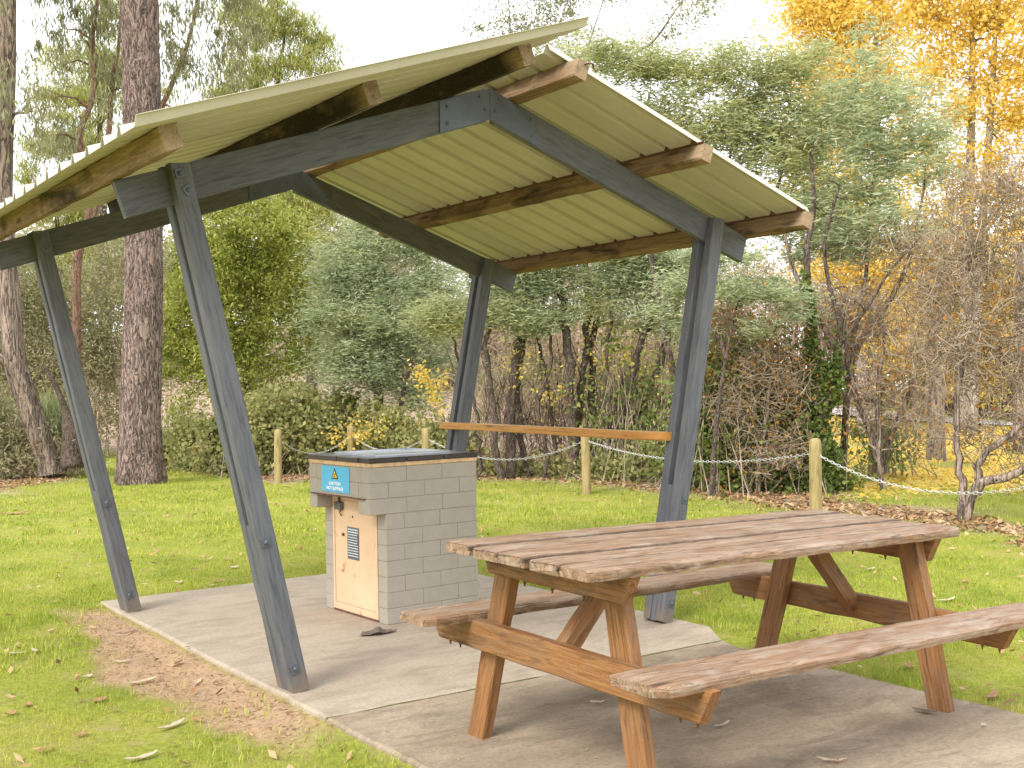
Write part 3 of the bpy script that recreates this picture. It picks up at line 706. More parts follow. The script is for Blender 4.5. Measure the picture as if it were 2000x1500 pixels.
for i in range(5):
    a, b = btops[i], btops[i+1]; L = np.linalg.norm(b-a); sag = [.26, .22, .27, .16, .24][i]; nl = int(L/.045)
    mb = MB(); e = (b-a)/L
    for k in range(nl):
        t0, t1 = (k-.12)/nl, (k+1.12)/nl
        q = lambda t: a+(b-a)*t-np.array([0, 0, sag*4*t*(1-t)])
        p0, p1 = q(max(t0, 0)), q(min(t1, 1)); ax = (p1-p0)/np.linalg.norm(p1-p0); up_ = np.array([0, 0, 1.]) if k % 2 else np.cross(ax, [0, 0, 1.]); up_ /= np.linalg.norm(up_)
        l2 = np.linalg.norm(p1-p0); c = (p0+p1)/2; w = .0105
        ring = [c+ax*(l2/2*x)+up_*(w*y) for x, y in ((-.6, -1), (.6, -1), (1, 0), (.6, 1), (-.6, 1), (-1, 0), (-.6, -1))]
        mb.tube(ring, .0034, 4, cap=False)
    o = mb.build('chain', M['galv'], loc=(a+b)/2); tag(o, clabs[i], 'chain', 'chains between the bollards')

# ------------------------------------------------------------------ vegetation machinery
def leafquads(rng, C, L, Wd, mode='rand', dirs=None, lj=.35):
    """C (N,3) centres -> (N,4,3) rhombic leaves"""
    n = len(C)
    if mode == 'rand': d = rng.normal(0, 1, (n, 3))
    elif mode == 'flat': d = rng.normal(0, 1, (n, 3))*[1, 1, .35]
    elif mode == 'hang': d = rng.normal(0, .33, (n, 3))+[0, 0, -1]
    elif mode == 'up': d = rng.normal(0, .5, (n, 3))+[0, 0, 1]
    elif mode == 'given': d = dirs+rng.normal(0, .45, (n, 3))
    d /= np.linalg.norm(d, axis=1)[:, None]
    s = np.cross(d, rng.normal(0, 1, (n, 3))); s /= np.linalg.norm(s, axis=1)[:, None]+1e-9
    l = (L*(1+rng.uniform(-lj, lj, n)))[:, None]/2; w = (Wd*(1+rng.uniform(-lj, lj, n)))[:, None]/2
    return np.stack([C-d*l, C-d*l*.1+s*w, C+d*l, C-d*l*.1-s*w], 1)
def blobpts(rng, blobs, n, shell=.45, flat=1.0):
    """random points in ellipsoids; blobs: (x,y,z,rx,ry,rz)"""
    b = np.array(blobs, float); vol = b[:, 3]*b[:, 4]*b[:, 5]; vol = vol**.8; idx = rng.choice(len(b), n, p=vol/vol.sum())
    d = rng.normal(0, 1, (n, 3)); d /= np.linalg.norm(d, axis=1)[:, None]; r = rng.uniform(0, 1, n)**shell
    return b[idx, :3]+d*r[:, None]*b[idx, 3:6]
def crown(rng, blobs, nclump, perclump, sig, L, Wd, mode, shell=.45, squash=.7):
    cl = blobpts(rng, blobs, nclump, shell); s = sig*np.exp(rng.normal(-.15, .45, nclump))
    k = rng.poisson(perclump, nclump)+3; idx = np.repeat(np.arange(nclump), k)
    off = rng.normal(0, 1, (len(idx), 3)); off *= (s[idx])[:, None]*np.array([1, 1, squash]); 
    if mode == 'hang': off[:, 2] = -np.abs(rng.normal(0, 1.6, len(idx)))*s[idx]; off[:, :2] *= .55
    return cl, leafquads(rng, cl[idx]+off, L, Wd, mode)
def branches(rng, mb, roots, targets, r0=.02, rt_=.004, wig=.06, nmax=400, n=4, droop=0):
    """connect targets to the nearest existing node with crooked thin limbs"""
    nodes = [np.array(p) for p, r in roots]; rads = [r for p, r in roots]
    tg = targets[:nmax]; base = nodes[0]
    order = np.argsort(np.linalg.norm(tg-np.mean(nodes, 0), axis=1))
    for i in order:
        t = tg[i]; A = np.array(nodes); d = np.linalg.norm(A-t, axis=1)+np.maximum(0, A[:, 2]-t[2])*.9; j = int(np.argmin(d)); p = nodes[j]; L = np.linalg.norm(t-p)
        if L < .05: continue
        rs = min(rads[j]*.72, r0); k = max(3, min(7, int(L/.35)+2)); ts = np.linspace(0, 1, k)
        pts = p+(t-p)*ts[:, None]+rng.normal(0, wig*L, (k, 3))*np.sin(ts*np.pi)[:, None]; pts[:, 2] += .10*L*np.sin(ts*np.pi)
        rr = rs+(rt_-rs)*ts; rr = np.maximum(rr, rt_*.8); mb.tube(pts, rr, n, cap=False)
        for q in range(1, k): nodes.append(pts[q]); rads.append(rr[q])
def path(pts, k=4, rng=None, wob=0):
    """Catmull-Rom resample"""
    p = np.array(pts, float); P_ = np.vstack([2*p[0]-p[1], p, 2*p[-1]-p[-2]]); out = []
    for i in range(1, len(P_)-2):
        for t in np.linspace(0, 1, k, endpoint=False):
            out.append(.5*((2*P_[i])+(-P_[i-1]+P_[i+1])*t+(2*P_[i-1]-5*P_[i]+4*P_[i+1]-P_[i+2])*t*t+(-P_[i-1]+3*P_[i]-3*P_[i+1]+P_[i+2])*t**3))
    out.append(p[-1]); out = np.array(out)
    if wob and rng is not None: out[1:] += rng.normal(0, wob, out[1:].shape)*[1, 1, .2]
    return out
def pxpath(lst, dist): return [PZ(u, v, dist) for (u, v) in lst]
def px2blob(lst, dist, dd=1.0):
    """crown masses: (u, v, half-width, half-height[, extra distance]) -> world ellipsoids"""
    o = []
    for q in lst:
        u, v, a, b = q[:4]; e = q[4] if len(q) > 4 else 0; d = dist+e; c = PZ(u, v, d); w = a*d/FPX; o.append((c[0], c[1], c[2], w, w*dd, b*d/FPX))
    return o
def tree(name, label, cat, group, trunks, r, barkmat, leafmat, blobs, nclump, per, sig, L, Wd, mode, seed, nbr=150, r0=.03, rtip=.004, wig=.07, shell=.45, tn=10, squash=.7, crownname='crown', taper=.12, wob=.0):
    rng = np.random.default_rng(seed); base = np.array(trunks[0][0]); e = thing(name, base, label, cat, group)
    mb = MB(); roots = []
    for ti, tr in enumerate(trunks):
        pts = path(tr, 5, rng, wob); n = len(pts); rr = r*(1-(1-taper)*np.linspace(0, 1, n))*(1 if ti == 0 else .8); rr[0] *= 1.25
        pts[0][2] -= .1
        mb.tube(pts, rr, tn, cap=False)
        roots += [(pts[i], rr[i]) for i in range(n//3, n)]
    cl, Q = crown(rng, blobs, nclump, per, sig, L, Wd, mode, shell, squash) if nclump else (np.zeros((0, 3)), None)
    bp_ = cl if len(cl) else blobpts(rng, blobs, nbr, .6)
    branches(rng, mb, roots, bp_, r0, rtip, wig, nbr)
    mb.build('trunk', barkmat, e, smooth=True)
    if Q is not None: quads(crownname, Q, leafmat, e)
    return e
L_ = {}
L_['wattle'] = m_leaf('wattle_leaf', [(0, (.15, .18, .08)), (.3, (.32, .36, .17)), (.65, (.50, .52, .26)), (1, (.72, .64, .25))], 0.5)
L_['wattle2'] = m_leaf('silver_wattle_leaf', [(0, (.16, .19, .11)), (.35, (.34, .40, .23)), (.7, (.54, .58, .35)), (1, (.72, .66, .30))], 0.5)
L_['shrub'] = m_leaf('shrub_leaf', [(0, (.10, .13, .025)), (.35, (.27, .31, .055)), (.7, (.48, .50, .12)), (1, (.68, .64, .22))], 0.5)
L_['pine'] = m_leaf('pine_needle', [(0, (0.187, 0.22, 0.055)), (.5, (0.396, 0.418, 0.121)), (1, (0.605, 0.572, 0.187))], 0.45)
L_['gum'] = m_leaf('gum_leaf', [(0, (.12, .13, .06)), (.5, (.30, .31, .16)), (.85, (.44, .43, .25)), (1, (.52, .38, .20))], 0.45)
L_['yellow'] = m_leaf('poplar_leaf', [(0, (.56, .36, .08)), (.3, (.78, .56, .11)), (.7, (.86, .68, .18)), (1, (.70, .66, .24))], .5)
L_['bramble'] = m_leaf('bramble_leaf', [(0, (.13, .14, .045)), (.35, (.29, .31, .11)), (.65, (.45, .44, .19)), (.85, (.58, .50, .22)), (.95, (.60, .36, .15)), (1, (.55, .52, .42))], 0.5, cscale=1.5)
L_['ivy'] = m_leaf('ivy_leaf', [(0, (0.0675, 0.101, 0.027)), (.5, (0.149, 0.203, 0.0473)), (.85, (0.27, 0.311, 0.081)), (1, (0.446, 0.405, 0.135))], 0.35)
L_['orange'] = m_leaf('russet_leaf', [(0, (.25, .11, .03)), (.4, (.45, .22, .06)), (.8, (.55, .33, .08)), (1, (.30, .25, .10))], .4)
L_['scrub'] = m_leaf('scrub_leaf', [(0, (.15, .14, .07)), (.4, (.31, .31, .15)), (.75, (.48, .43, .26)), (1, (.56, .42, .27))], 0.45, cscale=.35, cmix=.55)
L_['brush'] = m_leaf('brushwood', [(0, (0.22, 0.16, 0.11)), (.4, (0.418, 0.319, 0.231)), (.75, (0.594, 0.473, 0.352)), (1, (0.638, 0.528, 0.286))], 0.4, cscale=.5, cmix=.5)
#@@VEG
# --- big pine trunk left of centre
def bigpine():
    rng = np.random.default_rng(101); d = 18.2
    pts = path([P(270, d)-[0, 0, .15], PZ(274, 800, d), PZ(281, 600, d), PZ(280, 400, d), PZ(277, 200, d), PZ(272, 0, d), PZ(270, -400, d), PZ(272, -900, d), PZ(270, -1300, d)], 6)
    e = thing('pine_tree', P(270, d), 'tall pine with thick reddish plated bark on the lawn behind the left front post', 'pine tree')
    mb = MB(); n = 40; hpx = [p[2] for p in pts]
    rad = np.interp(hpx, [0, .35, 1, 3.2, 7.3, 12, 18], [.36, .325, .29, .268, .27, .22, .09])
    dd = np.gradient(pts, axis=0); V = []
    ks = np.linspace(0, len(pts)-1, 260); C = np.array([[np.interp(k, range(len(pts)), pts[:, a]) for a in range(3)] for k in ks]); R = np.interp(ks, range(len(pts)), rad)
    n = 72; th = np.linspace(0, 2*np.pi, n, endpoint=False)
    for c, r in zip(C, R):
        flare = 1+.10*np.exp(-max(0, c[2])/.35)*np.cos(5*th+.6)
        plate = .5+.5*np.sin(th*19+2.2*np.sin(c[2]*2.1+th*2)+1.3*np.sin(c[2]*5.3+th*5)); q = np.sin(c[2]*9+5*np.sin(th*7+c[2]))
        rr = r*flare+.012*np.clip(plate*1.6, 0, 1)+.004*q+rng.normal(0, .0022, n)
        V.append(np.c_[c[0]+rr*np.cos(th), c[1]+rr*np.sin(th), np.full(n, c[2])])
    V = np.concatenate(V); m = len(C); F = [(i*n+j, i*n+(j+1) % n, (i+1)*n+(j+1) % n, (i+1)*n+j) for i in range(m-1) for j in range(n)]
    mb.add(V, F); mb.build('trunk', M['bark_pine'], e, smooth=True)
    blobs = []; top = pts[-1]
    for k in range(11):
        a = rng.uniform(0, 6.28); h = rng.uniform(9.5, 13.2); r = rng.uniform(.8, 2.6); blobs.append((top[0]+r*math.cos(a), top[1]+r*math.sin(a), h, 1.1, 1.1, .5))
    cl, Q = crown(rng, blobs, 200, 70, .28, .16, .012, 'rand'); mb = MB(); branches(rng, mb, [(pts[i], .06) for i in range(len(pts)*2//3, len(pts))], cl, .06, .008, .05, 90); mb.build('limbs', M['bark_pine'], e); quads('crown', Q, L_['pine'], e)
bigpine()
# --- gum with leaning forked trunk at far left
tree('gum_tree', 'leaning forked gum tree with grey-pink trunk at the left edge', 'gum tree', None,
     [pxpath([(100, 905), (78, 850), (52, 780), (30, 715), (22, 620), (14, 540), (6, 450), (8, 330), (14, 200), (16, 60), (18, -120), (10, -350)], 20.5)], .20, M['bark_gum'], L_['gum'],
     px2blob([(35, 240, 50, 60), (70, 300, 40, 60), (-60, 120, 100, 120), (0, -150, 180, 120), (110, -120, 120, 90), (-120, 350, 110, 120)], 20, .8),
     120, 34, .20, .17, .03, 'hang', 201, nbr=100, r0=.04, taper=.6)
mbx = None
tree('gum_tree', 'gum tree with thin reddish crooked stems and drooping grey-green leaves beside the pine', 'gum tree', None,
     [pxpath([(150, 870), (150, 660), (153, 520), (176, 430), (160, 340), (158, 290), (184, 215), (182, 100), (200, 0), (215, -200)], 21.5),
      pxpath([(150, 520), (190, 420), (214, 280), (216, 200), (232, 130), (250, -60)], 21.5),
      pxpath([(176, 430), (280, 300), (345, 170), (380, 60), (400, -120)], 22.0)], .085, M['bark_red'], L_['gum'],
     px2blob([(110, 110, 45, 60), (160, 160, 60, 70), (135, 60, 75, 40), (205, 60, 50, 60), (75, 150, 25, 30), (100, 230, 50, 50), (215, 190, 40, 60), (360, 60, 60, 60), (420, 50, 60, 70), (480, 30, 50, 60), (400, 140, 70, 50), (470, 110, 50, 60), (440, 190, 50, 30), (350, 150, 40, 60), (250, -120, 200, 90), (480, -60, 90, 60), (330, 250, 40, 40), (130, 300, 70, 30)], 21.5, 1.3),
     330, 42, .17, .155, .026, 'hang', 202, nbr=240, r0=.03, taper=.3)
# --- pines beyond
pl_ = ['bright pine crown against the sky above the left roof', 'yellow-green pine behind the big pine trunk', 'low pine seen under the left eave', 'dark-limbed pine between the big trunk and the shrub']
for k, (trk, bl, dst, sd_) in enumerate([
    ([(500, 760), (520, 400), (540, 200), (560, 60)], [(560, 70, 40, 40), (610, 120, 50, 40), (640, 150, 28, 30), (560, 150, 50, 30), (500, 150, 60, 40), (520, 40, 60, 40), (480, 60, 60, 60), (600, 60, 50, 22), (630, 100, 30, 20), (460, 200, 60, 30)], 31, 301),
    ([(210, 760), (200, 400), (190, 100)], [(150, 190, 70, 50), (210, 150, 60, 60), (120, 320, 70, 50), (220, 300, 50, 60), (170, 250, 70, 50), (100, 250, 35, 30), (340, 250, 50, 50), (230, 60, 60, 60), (90, 330, 40, 20)], 29, 302),
    ([(120, 800), (115, 560), (110, 380)], [(120, 430, 60, 40), (180, 460, 60, 40), (60, 370, 30, 30), (220, 500, 50, 50), (150, 540, 70, 40)], 30, 303),
    ([(610, 800), (605, 500), (590, 360)], [(590, 400, 60, 30), (640, 420, 50, 30), (560, 380, 40, 30), (420, 360, 90, 60), (620, 470, 40, 20)], 32, 304)]):
    tree('pine_tree', pl_[k], 'pine tree', 'pines beyond the picnic ground', [pxpath(trk, dst)], .16, M['bark_dark'], L_['pine'], px2blob(bl, dst, 1.0), 150 if k < 2 else 90, 110, .24, .20, .022, 'up', sd_, nbr=90, r0=.05, rtip=.012, squash=.5)
# --- rounded evergreen shrub
tree('evergreen_shrub', 'dense rounded yellow-green shrub behind the left front post', 'shrub', None, [pxpath([(480, 830), (485, 700), (490, 600)], 21.5)], .10, M['bark_dark'], L_['shrub'],
     px2blob([(480, 470, 110, 75), (420, 530, 95, 90), (560, 520, 75, 90), (520, 600, 100, 100), (410, 640, 85, 90), (590, 600, 45, 70), (480, 720, 120, 70), (370, 590, 40, 130), (350, 720, 35, 90), (590, 690, 40, 60), (540, 430, 50, 40), (450, 420, 50, 35)], 21.5, 1.0),
     620, 95, .15, .085, .03, 'rand', 401, nbr=150, shell=.33, squash=.85)
# --- feathery wattles
tree('wattle_tree', 'bushy silver-green wattle between the round shrub and the back right post', 'wattle', 'wattles behind the shelter',
     [pxpath([(740, 900), (745, 760), (760, 600), (740, 480)], 19.5), pxpath([(760, 900), (800, 720), (850, 560)], 19.2), pxpath([(745, 800), (690, 640), (650, 540)], 19.8)], .06, M['bark_dark'], L_['wattle2'],
     px2blob([(690, 520, 80, 60), (770, 470, 90, 50), (850, 540, 60, 60), (660, 620, 60, 80), (750, 620, 100, 80), (720, 720, 90, 60), (830, 690, 60, 60), (860, 610, 40, 60), (700, 430, 50, 40), (660, 720, 40, 50), (800, 770, 60, 40)], 19.5, .9),
     520, 110, .18, .11, .018, 'flat', 501, nbr=170, r0=.02, squash=.5)
trk = [
 ('wattle trunk leaning left, nearest the back right post', [(980, 940), (968, 860), (960, 777), (953, 697), (950, 600)], .055, [(930, 560, 30, 30), (985, 600, 40, 40), (960, 520, 40, 30)]),
 ('straight dark wattle trunk just right of the back post', [(994, 950), (998, 850), (1002, 742), (1013, 676), (1016, 567), (1010, 440), (1000, 300)], .075, [(1020, 560, 40, 30), (1000, 620, 50, 30), (990, 450, 60, 40), (1010, 360, 60, 40)]),
 ('thin wattle trunk curving right behind the leaning board', [(1034, 952), (1020, 880), (1013, 795), (1015, 718), (1030, 655), (1041, 610), (1060, 480)], .05, [(1050, 560, 40, 30), (1070, 490, 50, 40), (1040, 640, 40, 24)]),
 ('tallest dark wattle trunk left of the greenish bollard', [(1123, 963), (1119, 830), (1107, 690), (1098, 600), (1088, 545), (1080, 470), (1075, 330), (1090, 180)], .07, [(1110, 540, 50, 30), (1150, 590, 50, 30), (1090, 400, 70, 50), (1100, 120, 60, 60), (1050, 200, 40, 30)]),
 ('twin wattle trunk hidden partly by the greenish bollard', [(1108, 960), (1122, 860), (1134, 760), (1146, 676), (1150, 585), (1145, 480), (1170, 300)], .06, [(1180, 540, 50, 30), (1200, 480, 60, 40), (1200, 560, 40, 30), (1190, 300, 60, 60)]),
 ('upright wattle trunk right of the greenish bollard', [(1167, 972), (1162, 900), (1158, 790), (1156, 690), (1172, 560), (1190, 430), (1230, 250)], .06, [(1230, 480, 50, 40), (1190, 620, 50, 30), (1270, 400, 60, 60), (1260, 250, 60, 60)]),
 ('blackened wattle trunk leaning right towards the front right post', [(1200, 940), (1212, 860), (1219, 812), (1232, 740), (1250, 690), (1268, 630), (1300, 520), (1330, 380)], .065, [(1290, 520, 60, 50), (1250, 610, 50, 40), (1220, 560, 50, 40), (1310, 430, 60, 50), (1340, 300, 60, 60)]),
 ('slender wattle stem bending behind the front right post', [(1215, 950), (1240, 830), (1270, 760), (1300, 690), (1320, 600), (1350, 500)], .045, [(1300, 570, 50, 40), (1340, 540, 50, 40), (1290, 640, 40, 20)]),
 ('slim grey wattle stem left of the greenish bollard', [(1092, 960), (1086, 880), (1072, 790), (1060, 700), (1040, 600), (1024, 500)], .032, [(1030, 480, 50, 30)]),
 ('fine wattle stem forking above the leaning board, close to the upright trunk', [(1178, 970), (1190, 880), (1196, 780), (1186, 690), (1200, 600), (1226, 520)], .03, [(1230, 500, 50, 30)]),
 ('pale thin wattle stem just left of the front right post', [(1262, 970), (1252, 880), (1262, 790), (1290, 700), (1296, 620), (1280, 540)], .03, [(1270, 520, 50, 30)]),
 ('slender wattle stem in front of the bramble, left of all the trunks', [(940, 945), (936, 880), (930, 800), (900, 720), (880, 640)], .03, [(870, 620, 50, 30)]),
 ('crooked wattle stem between the dark trunk pairs', [(1060, 960), (1066, 880), (1050, 800), (1078, 700), (1066, 600), (1050, 500)], .03, [(1040, 520, 40, 30), (1080, 620, 40, 20)])]
for k, (lb, pth, r, bl) in enumerate(trk):
    tree('wattle_tree', lb, 'wattle', 'wattles behind the shelter', [pxpath(pth, 16.6+.25*(k % 3))], r*1.12, M['bark_dark'], L_['wattle'] if k % 2 else L_['wattle2'],
         px2blob(bl, 16.6, 1.0), 90, 85, .18, .10, .016, 'flat', 520+k, nbr=60, r0=.02, squash=.45, wob=.02, taper=.5)
# crowns over the roof and to the right
tree('wattle_tree', 'tall feathery wattle rising above the right slope of the roof', 'wattle', 'wattles behind the shelter',
     [pxpath([(1310, 985), (1330, 800), (1370, 640), (1400, 500), (1420, 360), (1440, 220)], 15.6), pxpath([(1330, 800), (1280, 560), (1260, 380), (1240, 250)], 15.9), pxpath([(1400, 500), (1500, 420), (1540, 300)], 15.4)], .07, M['bark_dark'], L_['wattle'],
     px2blob([(1340, 200, 60, 50), (1240, 130, 70, 40), (1300, 130, 60, 30), (1420, 160, 70, 60), (1480, 230, 60, 60), (1540, 160, 60, 60), (1440, 280, 70, 50), (1530, 320, 70, 70), (1600, 250, 60, 70), (1180, 110, 50, 26), (1380, 260, 60, 60), (1600, 400, 80, 60), (1560, 130, 50, 40)], 15.6, 1.2),
     380, 85, .17, .11, .019, 'flat', 541, nbr=260, r0=.022, squash=.5)
tree('wattle_tree', 'spreading blue-green wattle in front of the yellow poplars', 'wattle', 'wattles behind the shelter',
     [pxpath([(1640, 1000), (1650, 840), (1660, 700), (1690, 560), (1700, 420), (1720, 260)], 15.0), pxpath([(1660, 700), (1760, 560), (1800, 420), (1810, 330)], 15.2), pxpath([(1655, 720), (1560, 560), (1530, 460), (1500, 380)], 14.8)], .055, M['bark_gum'], L_['wattle2'],
     px2blob([(1660, 300, 80, 80), (1740, 360, 80, 70), (1800, 300, 60, 50), (1700, 460, 90, 60), (1620, 480, 80, 60), (1780, 470, 80, 40), (1660, 190, 50, 60), (1720, 150, 40, 60), (1560, 430, 60, 50), (1840, 400, 40, 60), (1690, 90, 30, 40), (1740, 240, 70, 60)], 15.0, 1.2),
     210, 85, .17, .11, .019, 'flat', 542, nbr=260, r0=.022, squash=.5)
tree('wattle_tree', 'wattle bough with pale blue leaves reaching left and right behind the front right post', 'wattle', 'wattles behind the shelter',
     [pxpath([(1390, 960), (1400, 820), (1420, 690), (1440, 600), (1460, 560)], 13.6), pxpath([(1420, 690), (1360, 600), (1330, 560)], 13.6)], .035, M['bark_dark'], L_['wattle2'],
     px2blob([(1470, 570, 70, 26), (1530, 580, 50, 24), (1340, 560, 50, 26), (1440, 520, 40, 40), (1550, 620, 34, 30), (1480, 640, 34, 24), (1290, 600, 40, 30), (1380, 500, 40, 30), (1330, 640, 30, 20)], 13.6, 1.0),
     140, 80, .13, .085, .014, 'flat', 543, nbr=80, r0=.015, squash=.45)
tree('wattle_tree', 'sparse dark-leaved tree against the sky above the roof ridge', 'tree', None,
     [pxpath([(1000, 960), (1020, 600), (1010, 300), (1000, 120), (990, -60)], 22), pxpath([(1010, 300), (1120, 160), (1160, 60), (1200, -60)], 22), pxpath([(1120, 160), (1260, 100), (1320, 30), (1380, -40)], 22)], .045, M['bark_gum'], L_['gum'],
     px2blob([(980, 40, 60, 50), (930, 80, 35, 28), (1060, 40, 60, 40), (1130, 90, 50, 30), (1090, 10, 50, 40), (1330, 40, 60, 40), (1380, 10, 50, 30), (1270, 80, 40, 30), (1020, 90, 60, 24), (1160, 130, 50, 30), (1300, 110, 40, 40), (980, -60, 90, 60), (1200, -30, 60, 30)], 22, 1.2),
     230, 30, .17, .085, .03, 'rand', 544, nbr=200, r0=.02, rtip=.003)
# --- golden poplars, far
for k, (lb, pth, bl) in enumerate([
    ('golden autumn poplar rising behind the blue-green wattle', [(1690, 880), (1680, 500), (1670, 200), (1660, -150)], [(1640, 90, 90, 80), (1600, 20, 80, 50), (1700, 60, 90, 90), (1660, 200, 110, 80), (1740, 180, 70, 90), (1640, 320, 90, 70), (1700, 400, 110, 70), (1600, 400, 70, 50), (1660, -80, 120, 80), (1620, 520, 90, 60), (1720, 540, 80, 60), (1740, 650, 80, 60), (1560, 330, 50, 60), (1560, 60, 50, 50), (1600, 160, 70, 50), (1580, 260, 60, 50)]),
    ('second golden poplar at the top right corner', [(1880, 880), (1890, 500), (1900, 200), (1900, -150)], [(1900, 60, 90, 90), (1960, 40, 70, 80), (1860, 160, 70, 70), (1950, 180, 80, 60), (1900, 260, 90, 60), (1980, 280, 60, 50), (1830, 60, 60, 80), (1900, -60, 140, 80), (1960, 120, 60, 90), (1790, 40, 60, 80), (1800, 200, 60, 70), (1770, 320, 70, 60), (1860, 350, 70, 60), (1960, 380, 70, 60), (1880, 420, 60, 50), (1980, 480, 60, 60), (2060, 200, 90, 200)]),
    ('third golden poplar seen low through the bare bushes', [(1790, 880), (1800, 620), (1810, 400)], [(1800, 560, 80, 60), (1860, 620, 90, 60), (1760, 700, 70, 50), (1940, 640, 80, 70), (1840, 480, 70, 50), (1960, 560, 60, 60), (1880, 740, 90, 50)])]):
    tree('poplar_tree', lb, 'poplar', 'golden poplars', [pxpath(pth, 30+2*k), pxpath([(q[0]+14*(i+1), q[1]-20) for i, q in enumerate(pth)], 30+2*k)], .20, M['bark_pale'], L_['yellow'],
         px2blob(bl, 30+2*k, .8), [440, 460, 250][k], 66, .34, .115, .08, 'rand', 601+k, nbr=220, r0=.07, rtip=.012, shell=.6)
# --- ivy clad tree
def ivy_tree():
    rng = np.random.default_rng(700); d = 14.2
    e = thing('ivy_clad_tree', P(1612, d), 'slim tree wrapped in dark ivy behind the tall yellow bollard', 'tree')
    mb = MB(); t1 = path(pxpath([(1616, 1005), (1610, 900), (1598, 800), (1592, 700), (1580, 600), (1576, 500), (1590, 420), (1584, 320)], d), 5); mb.tube(t1, np.linspace(.075, .02, len(t1)), 8, cap=False)
    t2 = path(pxpath([(1602, 830), (1630, 730), (1640, 640), (1618, 560), (1612, 480), (1640, 380)], d), 5); mb.tube(t2, np.linspace(.05, .012, len(t2)), 7, cap=False)
    t3 = path(pxpath([(1640, 680), (1700, 600), (1740, 540), (1800, 480)], d), 5); mb.tube(t3, np.linspace(.03, .008, len(t3)), 6, cap=False)
    t4 = path(pxpath([(1596, 800), (1560, 720), (1520, 680), (1480, 650)], d), 5); mb.tube(t4, np.linspace(.028, .006, len(t4)), 6, cap=False)
    tw = blobpts(rng, px2blob([(1590, 400, 90, 120), (1700, 520, 110, 100), (1520, 620, 60, 60), (1650, 380, 80, 120)], d), 110, .6); branches(rng, mb, [(p, .02) for p in list(t1[12:])+list(t2[8:])+list(t3)+list(t4)], tw, .014, .003, .08, 110)
    mb.build('trunk', M['bark_dark'], e, smooth=True)
    C = []
    for t, n0, n1, wd in ((t1, 0, 24, .12), (t2, 2, 9, .06)):
        seg = t[n0:n1]; k = (rng.uniform(0, 1, 4600 if t is t1 else 1100)**1.7*(len(seg)-1)).astype(int); f = rng.uniform(0, 1, len(k))[:, None]; p = seg[k]*(1-f)+seg[k+1]*f
        hh = (p[:, 2]-seg[0][2])/(seg[-1][2]-seg[0][2]); a = rng.uniform(0, 6.28, len(k)); r = wd*(1.5-1.15*hh)*rng.uniform(.4, 1.15, len(k))*(1+.6*np.sin(p[:, 2]*7+a)+.5*np.sin(p[:, 2]*3.1+2*a)); C.append(p+np.c_[r*np.cos(a), r*np.sin(a), rng.normal(0, .03, len(k))])
    C.append(blobpts(rng, px2blob([(1606, 900, 34, 60), (1590, 800, 30, 50), (1625, 740, 20, 40), (1600, 960, 40, 40), (1580, 600, 14, 30), (1640, 660, 14, 24)], 14.2), 1500, .7)); quads('ivy', leafquads(rng, np.concatenate(C), .06, .05), L_['ivy'], e)
ivy_tree()
# --- bare bushes on the right
def bare(name, label, group, trunk, r, blobs, n, seed, mat, wig=.10, r0=.016, rt_=.0028, lf=None, nl=0):
    rng = np.random.default_rng(seed); e = thing(name, np.array(trunk[0][0]), label, 'bare bush', group); mb = MB(); mt_ = MB(); roots = []
    for tr in trunk:
        p = path(tr, 5, rng, .01); rr = r*np.linspace(1.1, .5, len(p)); p[0][2] -= .1; mt_.tube(p, rr, 7, cap=False); roots += [(p[i], rr[i]) for i in range(len(p)//3, len(p))]
    tg = blobpts(rng, blobs, n, .6); branches(rng, mb, roots, tg, r0, rt_, wig, n, n=3)
    # short spurs
    sp = blobpts(rng, blobs, n*6, .65); dv = rng.normal(0, 1, (len(sp), 3)); dv /= np.linalg.norm(dv, axis=1)[:, None]; L = rng.uniform(.10, .34, len(sp))
    for c, v, l in zip(sp, dv, L): mb.tube([c-v*l/2, c+rng.normal(0, .02, 3), c+v*l/2], [.0042, .0036, .0022], 3, cap=False)
    mb.build('twigs', mat, e); mt_.build('trunk', M['bark_gum'], e, smooth=True)
    if nl: quads('leaves', leafquads(rng, blobpts(rng, blobs, nl, .6), .05, .032), lf, e)
    return e
bare('bare_bush', 'tangled leafless bush filling the right edge above the chain', 'leafless bushes at the right', [pxpath([(1878, 1032), (1880, 960), (1872, 900), (1868, 820), (1880, 700)], 11.6), pxpath([(1884, 990), (1905, 930), (1920, 880), (1990, 830), (2060, 790)], 11.6), pxpath([(1905, 930), (1960, 920), (2010, 900), (2060, 905)], 11.5)], .045,
     px2blob([(1900, 520, 120, 170), (1960, 400, 90, 90), (1860, 700, 110, 90), (1960, 700, 90, 120), (1990, 860, 60, 100), (1900, 840, 70, 60), (1830, 600, 60, 80), (2060, 600, 120, 250)], 11.8, 1.2), 800, 711, M['twig'], lf=L_['orange'], nl=900)
bare('bare_bush', 'bare branching shrub behind the tall yellow bollard and table end', 'leafless bushes at the right', [pxpath([(1735, 1015), (1720, 900), (1715, 780), (1730, 640)], 14.5), pxpath([(1720, 900), (1780, 760), (1830, 640), (1880, 560)], 14.8), pxpath([(1715, 880), (1660, 740), (1650, 600)], 14.6)], .04,
     px2blob([(1720, 640, 100, 90), (1800, 700, 90, 90), (1700, 780, 90, 90), (1830, 560, 80, 80), (1640, 620, 70, 100), (1790, 840, 70, 60), (1760, 500, 90, 60)], 14.7, 1.2), 480, 712, M['twig'], lf=L_['orange'], nl=1500)
